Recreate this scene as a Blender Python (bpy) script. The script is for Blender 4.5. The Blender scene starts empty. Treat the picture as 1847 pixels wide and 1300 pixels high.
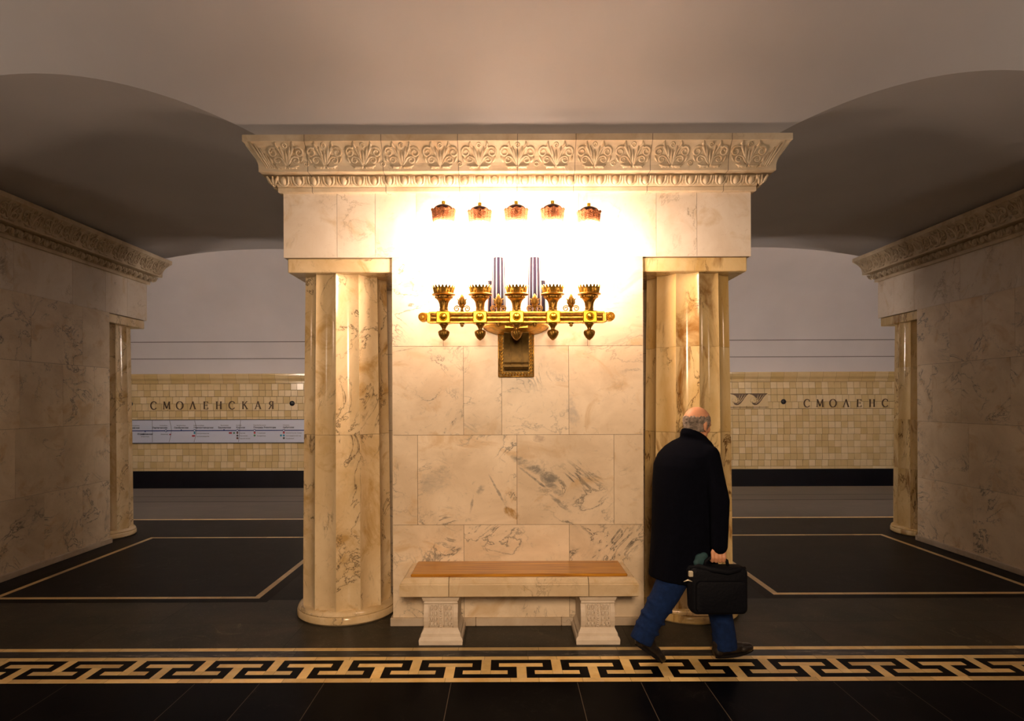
import bpy, math, random
from mathutils import Vector, Matrix, Euler
random.seed(7)
PI = math.pi
sc = bpy.context.scene
COL = sc.collection
# ------------------------------------------------------------------ camera
F = 1150.0; CAMZ = 1.68
cd = bpy.data.cameras.new('camera'); cam = bpy.data.objects.new('camera', cd); COL.objects.link(cam)
cd.sensor_width = 36.0; cd.lens = F * 36.0 / 1847.0
cd.shift_x = 10.5 / 1847.0; cd.shift_y = 74.0 / 1847.0; cd.clip_start = 0.02
cam.matrix_world = Matrix.Translation((0, 0, CAMZ)) @ Matrix.Rotation(PI/2, 4, 'X') @ Matrix.Rotation(math.radians(-0.2), 4, 'Z')
sc.camera = cam
sc.view_settings.view_transform = 'Standard'; sc.view_settings.look = 'None'
sc.view_settings.gamma = 1.0; sc.view_settings.use_curve_mapping = False
sc.view_settings.exposure = 0.0
w = bpy.data.worlds.new('world'); sc.world = w; w.use_nodes = True
w.node_tree.nodes['Background'].inputs[0].default_value = (0.9, 0.75, 0.6, 1)
w.node_tree.nodes['Background'].inputs[1].default_value = 0.02
# ------------------------------------------------------------------ light levels
WARM = (1.0, 0.70, 0.49)
GLASS_STRENGTH = 62.0          # glowing shades of the wall lamps
GLASS_PLATFORM = 88.0
def lamp(name, loc, power, col, r=0.2):
    l = bpy.data.lights.new(name, 'POINT'); l.energy = power; l.color = col; l.shadow_soft_size = r
    o = bpy.data.objects.new(name, l); o.location = loc; COL.objects.link(o); return o
# unseen spotlights added behind the camera to brighten the central pier and side ceilings
def add_fill_spot(x, target, power, cone, col):
    l = bpy.data.lights.new('added_fill_spot', 'SPOT'); l.energy = power; l.color = col; l.shadow_soft_size = .45
    l.spot_size = math.radians(cone); l.spot_blend = 1.0
    o = bpy.data.objects.new('added_fill_spot', l); COL.objects.link(o); o.location = (x, -1.5, 2.7)
    o.rotation_euler = (Vector(target) - Vector(o.location)).to_track_quat('-Z', 'Y').to_euler()
add_fill_spot(.09, (.09, 4.79, .75), 980, 66, (1.0, .68, .42))
add_fill_spot(-6.5, (-4.6, 4.3, 4.5), 540, 70, (1.0, .79, .58))
add_fill_spot(6.7, (4.8, 4.3, 4.5), 540, 70, (1.0, .79, .58))

# ------------------------------------------------------------------ materials
def newmat(name):
    m = bpy.data.materials.new(name); m.use_nodes = True
    nt = m.node_tree; b = nt.nodes['Principled BSDF']
    return m, nt, b
def N(nt, t, **kw):
    n = nt.nodes.new(t)
    for k, v in kw.items(): setattr(n, k, v)
    return n
def L(nt, a, b): nt.links.new(a, b)
def c4(c): return (c[0], c[1], c[2], 1)
def plain(name, col, rough=0.6, metal=0.0, noise=0.0, nscale=20, bump=0.0, bscale=60, spec=0.5, coat=0.0):
    m, nt, b = newmat(name)
    b.inputs['Roughness'].default_value = rough; b.inputs['Metallic'].default_value = metal
    b.inputs['Specular IOR Level'].default_value = spec; b.inputs['Coat Weight'].default_value = coat
    b.inputs['Base Color'].default_value = c4(col)
    tc = N(nt, 'ShaderNodeTexCoord')
    if noise > 0:
        n = N(nt, 'ShaderNodeTexNoise'); n.inputs['Scale'].default_value = nscale; n.inputs['Detail'].default_value = 5
        L(nt, tc.outputs['Object'], n.inputs['Vector'])
        r = N(nt, 'ShaderNodeMapRange'); r.inputs[1].default_value = .3; r.inputs[2].default_value = .7
        r.inputs[3].default_value = 1 - noise; r.inputs[4].default_value = 1 + noise * .6
        L(nt, n.outputs['Fac'], r.inputs[0])
        x = N(nt, 'ShaderNodeVectorMath', operation='SCALE'); x.inputs[0].default_value = col
        L(nt, r.outputs[0], x.inputs['Scale']); L(nt, x.outputs[0], b.inputs['Base Color'])
    if bump > 0:
        n = N(nt, 'ShaderNodeTexNoise'); n.inputs['Scale'].default_value = bscale; n.inputs['Detail'].default_value = 4
        L(nt, tc.outputs['Object'], n.inputs['Vector'])
        bp = N(nt, 'ShaderNodeBump'); bp.inputs['Strength'].default_value = bump; bp.inputs['Distance'].default_value = .02
        L(nt, n.outputs['Fac'], bp.inputs['Height']); L(nt, bp.outputs[0], b.inputs['Normal'])
    return m
def marble(name, c1, c2, vein, rough=0.3, scale=1.0, veinw=0.02, veinamt=0.8, stain=None, stainamt=0.0, tint=0.08, stretch=(1, 1, 1), speck=0.0, vthr=0.5, joint=None, bump=0.0, spec=0.5, feats=None):
    m, nt, b = newmat(name); b.inputs['Roughness'].default_value = rough; b.inputs['Specular IOR Level'].default_value = spec
    tc = N(nt, 'ShaderNodeTexCoord'); geo = N(nt, 'ShaderNodeNewGeometry')
    off = N(nt, 'ShaderNodeVectorMath', operation='SCALE'); off.inputs[0].default_value = (37.1, 19.7, 53.3)
    L(nt, geo.outputs['Random Per Island'], off.inputs['Scale'])
    mp = N(nt, 'ShaderNodeMapping'); mp.inputs['Scale'].default_value = [scale * s for s in stretch]
    L(nt, tc.outputs['Object'], mp.inputs[0])
    p = N(nt, 'ShaderNodeVectorMath', operation='ADD'); L(nt, mp.outputs[0], p.inputs[0]); L(nt, off.outputs[0], p.inputs[1])
    def noise(sc_, det=6, dist=0.0, rgh=.6):
        n = N(nt, 'ShaderNodeTexNoise'); n.inputs['Scale'].default_value = sc_; n.inputs['Detail'].default_value = det
        n.inputs['Distortion'].default_value = dist; n.inputs['Roughness'].default_value = rgh
        L(nt, p.outputs[0], n.inputs['Vector']); return n.outputs['Fac']
    def rng(a, lo, hi, o0=0.0, o1=1.0):
        r = N(nt, 'ShaderNodeMapRange'); r.inputs[1].default_value = lo; r.inputs[2].default_value = hi
        r.inputs[3].default_value = o0; r.inputs[4].default_value = o1; L(nt, a, r.inputs[0]); return r.outputs[0]
    def mth(op, a, b_=None):
        n = N(nt, 'ShaderNodeMath', operation=op)
        for i, q in enumerate((a, b_)):
            if q is None: continue
            if isinstance(q, (int, float)): n.inputs[i].default_value = q
            else: L(nt, q, n.inputs[i])
        return n.outputs[0]
    def mix(fac, a, b_):
        n = N(nt, 'ShaderNodeMix', data_type='RGBA')
        if isinstance(fac, (int, float)): n.inputs[0].default_value = fac
        else: L(nt, fac, n.inputs[0])
        for s, q in ((n.inputs[6], a), (n.inputs[7], b_)):
            if isinstance(q, tuple): s.default_value = c4(q)
            else: L(nt, q, s)
        return n.outputs[2]
    base = mix(rng(noise(1.6, 7, .6), .38, .64), c1, c2)
    if stain: base = mix(mth('MULTIPLY', rng(noise(2.3, 8, 1.2), .55, .68), stainamt), base, stain)
    v1 = mth('ABSOLUTE', mth('SUBTRACT', noise(1.5, 8, 1.4, .62), .5))
    line = rng(v1, 0.0, veinw, 1.0, 0.0)
    patch = rng(noise(1.1, 3, .3), vthr, vthr + .14)
    fine = rng(noise(9, 9, 2.0, .75), .57, .70)
    cloud = mth('MULTIPLY', rng(v1, 0.0, veinw * 5, .35, 0.0), rng(noise(5, 8, 1, .7), .45, .65))
    amt = mth('MULTIPLY', mth('MULTIPLY', mth('ADD', line, cloud), patch), veinamt)
    amt = mth('MINIMUM', mth('ADD', amt, mth('MULTIPLY', fine, veinamt * .35)), 1.0)
    colr = mix(amt, base, vein)
    if speck > 0:
        colr = mix(mth('MULTIPLY', rng(noise(60, 2), .62, .72), speck), colr, tuple(min(1, q * 3 + .02) for q in c1))
    if joint:                     # joints of the carved blocks: (axis, pitch, offset, half width)
        sx = N(nt, 'ShaderNodeSeparateXYZ'); L(nt, tc.outputs['Object'], sx.inputs[0])
        jm = 0
        for q_ in joint: jm = mth('ADD', jm, mth('LESS_THAN', mth('ABSOLUTE', mth('SUBTRACT', sx.outputs[0], q_)), .0022))
        colr = mix(mth('MULTIPLY', mth('MINIMUM', jm, 1.0), .8), colr, (.05, .03, .012))
    if feats:                     # natural blotches of particular slabs: (x, z, length, width, angle, colour, strength)
        sx = N(nt, 'ShaderNodeSeparateXYZ'); L(nt, tc.outputs['Object'], sx.inputs[0])
        wob = noise(5, 8, .8, .7); wob2 = noise(11, 8, .5, .75)
        for (fx, fz, la, lb, an, fc, fs) in feats:
            an = math.radians(an); dx = mth('SUBTRACT', sx.outputs[0], fx); dz = mth('SUBTRACT', sx.outputs[2], fz)
            uu = mth('DIVIDE', mth('ADD', mth('MULTIPLY', dx, math.cos(an)), mth('MULTIPLY', dz, math.sin(an))), la)
            vv = mth('DIVIDE', mth('SUBTRACT', mth('MULTIPLY', dz, math.cos(an)), mth('MULTIPLY', dx, math.sin(an))), lb)
            dd = mth('ADD', mth('ADD', mth('MULTIPLY', uu, uu), mth('MULTIPLY', vv, vv)), mth('MULTIPLY', mth('SUBTRACT', wob, .5), 5.0))
            k_ = mth('MULTIPLY', rng(dd, .2, 1.0, fs, 0.0), rng(wob2, .38, .56, .25, 1.0))
            colr = mix(k_, colr, fc)
    tv = N(nt, 'ShaderNodeVectorMath', operation='SCALE'); L(nt, colr, tv.inputs[0])
    L(nt, rng(geo.outputs['Random Per Island'], 0, 1, 1 - tint, 1 + tint), tv.inputs['Scale'])
    L(nt, tv.outputs[0], b.inputs['Base Color'])
    if bump > 0:
        bp = N(nt, 'ShaderNodeBump'); bp.inputs['Strength'].default_value = bump; bp.inputs['Distance'].default_value = .01
        L(nt, noise(22, 4), bp.inputs['Height']); L(nt, bp.outputs[0], b.inputs['Normal'])
    return m
M = {}
GR = (.19, .18, .16)
M['panel'] = marble('panel_marble', (.86, .73, .56), (.70, .57, .41), (.17, .15, .12), .34, 1.25, .014, .95, (.60, .40, .18), .6, .06, (1, 1, 1.3), vthr=.46, bump=.03,
    feats=[(.145, 1.165, .20, .045, -28, GR, .85), (.235, 1.06, .13, .03, -42, GR, .8), (.33, .90, .12, .018, -40, GR, .7), (.12, 1.10, .14, .012, -38, GR, .9), (-.05, .845, .07, .035, -40, (.38, .20, .02), .9), (-.16, 1.02, .17, .010, -62, GR, .7), (-.28, 1.02, .05, .03, 60, GR, .6), (-.35, .90, .09, .012, 80, GR, .6), (.40, 1.62, .12, .05, -75, (.36, .34, .32), .5), (-.62, 1.08, .14, .10, 30, (.45, .40, .33), .5), (.15, 1.40, .05, .03, -5, (.42, .30, .22), .6)])
M['ent'] = marble('entablature_marble', (.86, .78, .68), (.76, .66, .54), (.34, .27, .17), .36, 1.5, .015, .8, (.6, .44, .22), .5, .05, vthr=.50)
M['cornice'] = marble('cornice_marble', (.80, .69, .52), (.62, .50, .34), (.33, .25, .14), .5, 2.0, .012, .45, (.5, .34, .14), .4, .02, joint=(-1.53, -.98, -.43, .0, .42, .97, 1.54))
M['col_l'] = marble('pale_column_marble', (.82, .67, .44), (.66, .49, .26), (.17, .12, .07), .16, 1.4, .013, .95, (.46, .27, .07), .75, .04, (1, 1, .8), vthr=.44)
M['col_r'] = marble('stained_column_marble', (.76, .60, .33), (.60, .40, .14), (.14, .07, .02), .14, 1.4, .016, .95, (.27, .12, .02), .95, .05, (1.3, 1.3, .45), vthr=.44)
M['bench'] = marble('bench_marble', (.74, .61, .42), (.62, .48, .30), (.25, .18, .10), .35, 2.5, .012, .6, (.5, .33, .12), .5, .06)
M['leg'] = marble('bench_leg_marble', (.74, .66, .56), (.64, .55, .45), (.32, .26, .2), .5, 4, .012, .4, None, 0, .02)
M['plinth'] = marble('plinth_marble', (.62, .53, .42), (.50, .40, .29), (.2, .15, .1), .4, 2.5, .014, .7, None, 0, .08)
M['yellow'] = marble('yellow_marble', (.74, .56, .25), (.62, .42, .15), (.35, .22, .07), .3, 4, .012, .35, (.66, .52, .33), .6, .22)
M['black'] = marble('black_marble', (.0015, .0016, .0028), (.003, .003, .004), (.05, .045, .04), .33, 2, .006, .25, None, 0, .2, spec=.02)
M['greenblack'] = marble('veined_dark_marble', (.012, .014, .018), (.02, .021, .025), (.30, .26, .20), .3, 3, .02, .7, None, 0, .2, (.4, 3, 1), vthr=.45, spec=.15)
M['granite'] = marble('brown_granite', (.024, .024, .019), (.050, .040, .028), (.17, .14, .08), .42, 1.3, .010, .8, None, 0, .16, (1, 1, 1), speck=.7, vthr=.56, spec=.10)
M['granite_dark'] = marble('dark_granite', (.007, .0075, .010), (.013, .0125, .014), (.05, .045, .04), .42, 2.0, .010, .7, None, 0, .14, (1, 1, 1), speck=.5, spec=.04)
M['granite_grey'] = marble('platform_granite', (.050, .046, .044), (.068, .060, .056), (.16, .14, .12), .45, 2.0, .008, .25, None, 0, .08, (.5, 1.5, 1), speck=.3, spec=.2)
M['grout'] = plain('dark_grout', (.012, .011, .011), .8)
M['grout_pale'] = plain('pale_grout', (.07, .052, .035), .9)
M['joint'] = plain('joint_mortar', (.10, .065, .035), .9)
M['plaster'] = plain('painted_plaster', (.58, .57, .60), .75, noise=.05, nscale=1.2, bump=.12, bscale=9)
M['plaster_dk'] = plain('grey_plaster', (.30, .28, .28), .8, noise=.06, nscale=2, bump=.1, bscale=9)
M['tilegrout'] = plain('tile_grout', (.15, .10, .05), .9)
M['wallblack'] = plain('black_wall_skirting', (.006, .006, .010), .35, noise=.3, nscale=3)
M['bronze'] = plain('letter_bronze', (.09, .055, .028), .45, .3, noise=.2, nscale=30)
M['brass'] = plain('aged_brass', (.78, .47, .09), .30, .85, noise=.35, nscale=30, bump=.15, bscale=120)
M['brass_dark'] = plain('dark_brass', (.42, .24, .05), .36, .85, noise=.35, nscale=40, bump=.2, bscale=120)
M['brass_olive'] = plain('olive_brass', (.13, .08, .018), .5, .6, noise=.3, nscale=30)
M['gold'] = plain('bright_yellow_brass', (.85, .55, .05), .33, .85, noise=.1, nscale=30)
M['copper'] = plain('pierced_copper_band', (.46, .15, .05), .4, .35, noise=.6, nscale=90, bump=.8, bscale=140)
M['enamel'] = plain('dark_violet_glass', (.0035, .0016, .0080), .5, 0, spec=.1)
M['whitestripe'] = plain('pale_glass_rib', (.30, .22, .22), .4)
M['wood'] = None
def wood():
    m, nt, b = newmat('varnished_bench_wood'); b.inputs['Roughness'].default_value = .28
    tc = N(nt, 'ShaderNodeTexCoord'); mp = N(nt, 'ShaderNodeMapping'); mp.inputs['Scale'].default_value = (1.2, 22, 22)
    L(nt, tc.outputs['Object'], mp.inputs[0])
    n = N(nt, 'ShaderNodeTexNoise'); n.inputs['Scale'].default_value = 2.2; n.inputs['Detail'].default_value = 7; n.inputs['Distortion'].default_value = .4
    L(nt, mp.outputs[0], n.inputs['Vector'])
    r = N(nt, 'ShaderNodeValToRGB'); r.color_ramp.elements[0].position = .3; r.color_ramp.elements[0].color = (.28, .10, .006, 1)
    r.color_ramp.elements[1].position = .7; r.color_ramp.elements[1].color = (.62, .30, .025, 1)
    L(nt, n.outputs['Fac'], r.inputs[0]); L(nt, r.outputs[0], b.inputs['Base Color']); return m
M['wood'] = wood()
def glow(name, col, s):
    m, nt, b = newmat(name); b.inputs['Base Color'].default_value = (.9, .85, .8, 1)
    b.inputs['Emission Color'].default_value = c4(col); b.inputs['Emission Strength'].default_value = s; return m
M['glow'] = glow('lit_lamp_glass', WARM, GLASS_STRENGTH)
M['glow_n'] = glow('lit_lamp_glass_side_piers', WARM, GLASS_STRENGTH * .45)
M['glow_p'] = glow('lit_lamp_glass_platform', (1, .80, .66), GLASS_PLATFORM)
def tilemat(name, c1, c2, c3, rough=.18):
    m, nt, b = newmat(name); b.inputs['Roughness'].default_value = rough
    geo = N(nt, 'ShaderNodeNewGeometry'); r = N(nt, 'ShaderNodeValToRGB'); e = r.color_ramp.elements
    e[0].position = 0; e[0].color = c4(c1); e[1].position = 1; e[1].color = c4(c3)
    x = e.new(.45); x.color = c4(c2)
    L(nt, geo.outputs['Random Per Island'], r.inputs[0])
    tc = N(nt, 'ShaderNodeTexCoord'); n = N(nt, 'ShaderNodeTexNoise'); n.inputs['Scale'].default_value = 7
    L(nt, tc.outputs['Object'], n.inputs['Vector'])
    s = N(nt, 'ShaderNodeVectorMath', operation='SCALE'); mr = N(nt, 'ShaderNodeMapRange'); mr.inputs[3].default_value = .90; mr.inputs[4].default_value = 1.08
    L(nt, n.outputs['Fac'], mr.inputs[0]); L(nt, r.outputs[0], s.inputs[0]); L(nt, mr.outputs[0], s.inputs['Scale'])
    L(nt, s.outputs[0], b.inputs['Base Color']); return m
M['tile'] = tilemat('glazed_cream_tile', (.60, .46, .23), (.68, .54, .30), (.76, .64, .42))
M['tile_mould'] = tilemat('glazed_moulding_tile', (.58, .44, .20), (.62, .47, .24), (.66, .53, .3), .14)
M['mapboard'] = plain('map_board', (.56, .62, .78), .3)
M['mapblue'] = plain('map_line_blue', (.01, .04, .22), .4)
M['mapink'] = plain('map_ink', (.02, .025, .06), .5)
M['mapgrey'] = plain('map_grey_line', (.07, .075, .09), .5)
M['mapred'] = plain('map_red', (.42, .03, .05), .5)
M['mapcyan'] = plain('map_cyan', (.02, .27, .45), .5)
M['mapgreen'] = plain('map_green', (.05, .20, .10), .5)
M['mapbrown'] = plain('map_brown', (.12, .04, .03), .5)
M['skin'] = plain('skin', (.62, .30, .17), .5, noise=.12, nscale=14)
M['hair'] = plain('grey_hair', (.26, .21, .175), .8, noise=.7, nscale=45, bump=.6, bscale=140)
M['coat'] = plain('black_wool_coat', (.0022, .0026, .0060), .95, noise=.2, nscale=40, spec=.05)
M['jeans'] = plain('blue_jeans', (.004, .018, .080), .9, noise=.3, nscale=30, spec=.2, bump=.3, bscale=25)
M['shoe'] = plain('dark_brown_leather', (.012, .009, .008), .35)
M['sole'] = plain('black_rubber_sole', (.008, .007, .007), .8, spec=.1)
M['bag'] = plain('black_nylon', (.0025, .003, .006), .7, spec=.15, bump=.2, bscale=60)
M['teal'] = plain('teal_cloth', (.012, .05, .06), .8, noise=.2, nscale=30)
M['steel'] = plain('pale_buckle', (.75, .68, .52), .35, .4)
M['eye'] = plain('eye_white', (.7, .66, .6), .3)
M['rail'] = plain('rail_steel', (.12, .10, .09), .4, .7)

# ------------------------------------------------------------------ mesh helpers
class MB:
    def __init__(s): s.v = []; s.f = []; s.mi = []; s.m = 0
    def add(s, vs, fs):
        o = len(s.v); s.v += [tuple(p) for p in vs]
        for f in fs: s.f.append([i + o for i in f]); s.mi.append(s.m)
    def quad(s, a, b, c, d): s.add([a, b, c, d], [(0, 1, 2, 3)])
    def box(s, x0, x1, y0, y1, z0, z1, c=0.0):
        if c <= 0:
            vs = [(x, y, z) for z in (z0, z1) for y in (y0, y1) for x in (x0, x1)]
            s.add(vs, [(0, 2, 3, 1), (4, 5, 7, 6), (0, 1, 5, 4), (2, 6, 7, 3), (0, 4, 6, 2), (1, 3, 7, 5)])
        else:   # chamfered box
            vs = []; 
            X, Y, Z = (x0, x1), (y0, y1), (z0, z1)
            idx = {}
            for k in range(2):
                for j in range(2):
                    for i in range(2):
                        sx, sy, sz = (1, -1)[i], (1, -1)[j], (1, -1)[k]
                        for a in range(3):
                            p = [X[i] + sx * c, Y[j] + sy * c, Z[k] + sz * c]; p[a] = (X[i], Y[j], Z[k])[a]
                            idx[(i, j, k, a)] = len(vs); vs.append(tuple(p))
            fs = []
            for k in range(2): fs.append([idx[(i, j, k, 2)] for i, j in ((0, 0), (1, 0), (1, 1), (0, 1))][::(1 if k else -1)])
            for j in range(2): fs.append([idx[(i, j, k, 1)] for i, k in ((0, 0), (1, 0), (1, 1), (0, 1))][::(-1 if j else 1)])
            for i in range(2): fs.append([idx[(i, j, k, 0)] for j, k in ((0, 0), (1, 0), (1, 1), (0, 1))][::(1 if i else -1)])
            for j in range(2):
                for k in range(2): fs.append([idx[(0, j, k, 1)], idx[(0, j, k, 2)], idx[(1, j, k, 2)], idx[(1, j, k, 1)]])
            for i in range(2):
                for k in range(2): fs.append([idx[(i, 0, k, 0)], idx[(i, 0, k, 2)], idx[(i, 1, k, 2)], idx[(i, 1, k, 0)]])
            for i in range(2):
                for j in range(2): fs.append([idx[(i, j, 0, 0)], idx[(i, j, 0, 1)], idx[(i, j, 1, 1)], idx[(i, j, 1, 0)]])
            for i in range(2):
                for j in range(2):
                    for k in range(2): fs.append([idx[(i, j, k, a)] for a in range(3)])
            s.add(vs, fs)
    def grid(s, rows, closed_u=False, closed_v=False):
        n = len(rows); m = len(rows[0]); fs = []
        for i in range(n - (0 if closed_v else 1)):
            for j in range(m - (0 if closed_u else 1)):
                a = i * m + j; b = i * m + (j + 1) % m; c = ((i + 1) % n) * m + (j + 1) % m; d = ((i + 1) % n) * m + j
                fs.append((a, b, c, d))
        s.add([p for r in rows for p in r], fs)
    def lathe(s, prof, n=24, c=(0, 0, 0), axis='Z', rf=None, cap=True):
        rows = []
        for r, z in prof:
            row = []
            for k in range(n):
                a = 2 * PI * k / n
                rr, zz = (r, z) if rf is None else rf(r, z, a)
                x, y = rr * math.cos(a), rr * math.sin(a)
                p = (x, y, zz) if axis == 'Z' else ((x, -zz, y) if axis == '-Y' else (zz, x, y))
                row.append((c[0] + p[0], c[1] + p[1], c[2] + p[2]))
            rows.append(row)
        s.grid(rows, closed_u=True)
        if cap:
            o = len(s.v) - n * len(rows)
            s.f.append(list(range(o + n - 1, o - 1, -1))); s.mi.append(s.m)
            o2 = len(s.v) - n
            s.f.append(list(range(o2, o2 + n))); s.mi.append(s.m)
    def tube(s, pts, rad, n=6, cap=True, flat=1.0, fn=None):
        pts = [Vector(p) for p in pts]; m = len(pts)
        if isinstance(rad, (int, float)): rad = [rad] * m
        up = Vector(fn) if fn else None; rows = []
        prev = None
        for i, p in enumerate(pts):
            t = (pts[min(i + 1, m - 1)] - pts[max(i - 1, 0)])
            if t.length < 1e-9: t = Vector((0, 0, 1))
            t.normalize()
            if up is not None: a = up - t * up.dot(t)
            elif prev is None: a = Vector((0, 0, 1)) - t * t.z if abs(t.z) < .9 else Vector((1, 0, 0)) - t * t.x
            else: a = prev - t * prev.dot(t)
            if a.length < 1e-6: a = Vector((0, 1, 0))
            a.normalize(); prev = a; b = t.cross(a)
            rows.append([tuple(p + a * (math.cos(2*PI*k/n) * rad[i] * flat) + b * (math.sin(2*PI*k/n) * rad[i])) for k in range(n)])
        s.grid(rows, closed_u=True)
        if cap:
            o = len(s.v) - n * m
            s.f.append(list(range(o + n - 1, o - 1, -1))); s.mi.append(s.m)
            s.f.append(list(range(len(s.v) - n, len(s.v)))); s.mi.append(s.m)
    def ball(s, c, r, R=None, n=14, m=9):
        if isinstance(r, (int, float)): r = (r, r, r)
        vs = [(0, 0, -1)]
        for i in range(1, m):
            a = -PI/2 + PI * i / m
            for k in range(n): vs.append((math.cos(a) * math.cos(2*PI*k/n), math.cos(a) * math.sin(2*PI*k/n), math.sin(a)))
        vs.append((0, 0, 1)); out = []
        for v in vs:
            q = Vector((v[0] * r[0], v[1] * r[1], v[2] * r[2]))
            if R is not None: q = R @ q
            out.append((c[0] + q.x, c[1] + q.y, c[2] + q.z))
        fs = [(0, 1 + (k + 1) % n, 1 + k) for k in range(n)]
        for i in range(m - 2):
            for k in range(n):
                a = 1 + i * n + k; b = 1 + i * n + (k + 1) % n; fs.append((a, b, b + n, a + n))
        e = len(vs) - 1; o = 1 + (m - 2) * n
        fs += [(e, o + k, o + (k + 1) % n) for k in range(n)]
        s.add(out, fs)
    def chain(s, nodes, n=14):
        for i, (p, r) in enumerate(nodes):
            s.ball(p, r, n=n)
            if i: s.tube([nodes[i-1][0], p], [nodes[i-1][1], r], n=n)
    def build(s, name, mats, parent=None, smooth=False, loc=None, bevel=0, remesh=0, relax=0, angle=None):
        me = bpy.data.meshes.new(name); me.from_pydata(s.v, [], s.f)
        if not isinstance(mats, (list, tuple)): mats = [mats]
        for m in mats: me.materials.append(m)
        if len(mats) > 1: me.polygons.foreach_set('material_index', s.mi)
        if smooth: me.polygons.foreach_set('use_smooth', [True] * len(me.polygons))
        me.update(); me.validate()
        o = bpy.data.objects.new(name, me); COL.objects.link(o)
        if parent is not None: o.parent = parent
        if loc is not None: o.location = loc
        if angle is not None:
            try: me.set_sharp_from_angle(angle=math.radians(angle))
            except Exception: pass
        if bevel > 0:
            b = o.modifiers.new('bevel', 'BEVEL'); b.width = bevel; b.segments = 2; b.limit_method = 'ANGLE'; b.angle_limit = math.radians(40)
        if remesh > 0:
            r = o.modifiers.new('union', 'REMESH'); r.mode = 'VOXEL'; r.voxel_size = remesh; r.use_smooth_shade = True
        if relax > 0:
            r = o.modifiers.new('relax', 'SMOOTH'); r.factor = .5; r.iterations = relax
        return o
def empty(name, loc, rz=0):
    o = bpy.data.objects.new(name, None); COL.objects.link(o); o.location = loc; o.rotation_euler = (0, 0, rz); o.empty_display_size = .1; return o
def tag(o, label, cat, group=None, kind=None):
    o['label'] = label; o['category'] = cat
    if group: o['group'] = group
    if kind: o['kind'] = kind
    return o
def struct(o): o['kind'] = 'structure'; return o
def copy_tree(o, parent=None):
    c = o.copy(); COL.objects.link(c); c.parent = parent
    for ch in list(o.children): copy_tree(ch, c)
    return c

# ------------------------------------------------------------------ layout
Y0 = 4.79; D = 3.66; Y1 = Y0 + D; CX = 0.0876; W2 = 1.755; PER = 6.6
ZENT = 2.765; ZCOR = 3.25; ZTOP = 3.60
YW = 15.2; YEDGE = 12.5; XE = 15.0

# ------------------------------------------------------------------ ceiling: hall vault, passage vaults, platform vault
def edist(X):
    d = abs(((X - CX + PER/2) % PER) - PER/2); return PER/2 - d
def arch(X, z0, rise, s=1.48):
    e = edist(X)
    if e >= s: return z0
    R = (s*s + rise*rise) / (2*rise)
    return z0 + math.sqrt(R*R - e*e) - (R - rise)
RC = 4.3; YC = 1.35; ZC = 0.836
def hallY(z): return YC + RC * math.sin(math.acos((z - ZC) / RC))
def plat(th): return 11.9 + 3.3 * math.cos(th), 2.36 + 1.24 * th / PI + 2.2 * math.sin(th)
def platEnd(z):
    lo, hi = PI/2, PI
    for _ in range(40):
        m = (lo + hi) / 2
        if plat(m)[1] > z: lo = m
        else: hi = m
    return hi
xs = sorted(set([round(-XE + .1*i, 3) for i in range(int(2*XE/.1) + 1)] + [CX + PER*k + s*q for k in range(-3, 3) for s in (PER/2 - 1.48, PER/2 + 1.48) for q in (1,)]))
cb = MB(); hall = []; pas = []; pl = []
for X in xs:
    zf = arch(X, 3.585, .34); zb = arch(X, 3.605, .145)
    a0 = math.acos((zf - ZC) / RC); col = []
    for i in range(41):
        a = a0 + (-a0 - .95) * i / 40; col.append((X, YC + RC*math.sin(a), ZC + RC*math.cos(a)))
    hall.append(col)
    te = platEnd(zb); yb = plat(te)[0]; yf = hallY(zf); col = []
    for i in range(25):
        t = i / 24; k = (1 - t) ** 1.7
        col.append((X, yf + (yb - yf) * t, zb + (zf - zb) * k))
    pas.append(col)
    pl.append([(X,) + plat(te * i / 32) for i in range(33)])
cb.grid(hall); cb.grid(pl)
for i in range(len(xs) - 1):
    if edist((xs[i] + xs[i+1]) / 2) < 1.48:
        cb.grid([pas[i], pas[i+1]])
ceil_ob = struct(cb.build('ceiling', M['plaster'], smooth=False, angle=20))
ceil_ob.data.polygons.foreach_set('use_smooth', [True] * len(ceil_ob.data.polygons))
import bmesh
bm = bmesh.new(); bm.from_mesh(ceil_ob.data); bmesh.ops.remove_doubles(bm, verts=bm.verts, dist=.0005); bm.to_mesh(ceil_ob.data); bm.free()
ceil_ob.data.set_sharp_from_angle(angle=math.radians(28))
# seams of the platform vault above the tiled wall
for k, zz in enumerate((2.72, 3.11)):
    lo, hi = 0, PI/2
    for _ in range(40):
        m_ = (lo + hi)/2
        if plat(m_)[1] < zz: lo = m_
        else: hi = m_
    y_, z_ = plat(lo); t = MB(); t.box(-XE, XE, y_ - .012, y_ + .01, z_ - .007, z_ + .007)
    struct(t.build('trim_%d' % (k + 1), plain('seam_shadow_gap', (.10, .085, .08), .9)))
# ------------------------------------------------------------------ end walls and the wall behind the camera
t = MB(); t.box(-XE, XE, -2.15, -2.0, -.1, 4.0); struct(t.build('wall_back', M['plaster_dk']))
for nm, x in (('wall_left', -XE), ('wall_right', XE)):
    t = MB(); t.box(x - .1, x + .1, -2.2, 15.4, -1.4, 5.6); struct(t.build(nm, M['plaster']))

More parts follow.
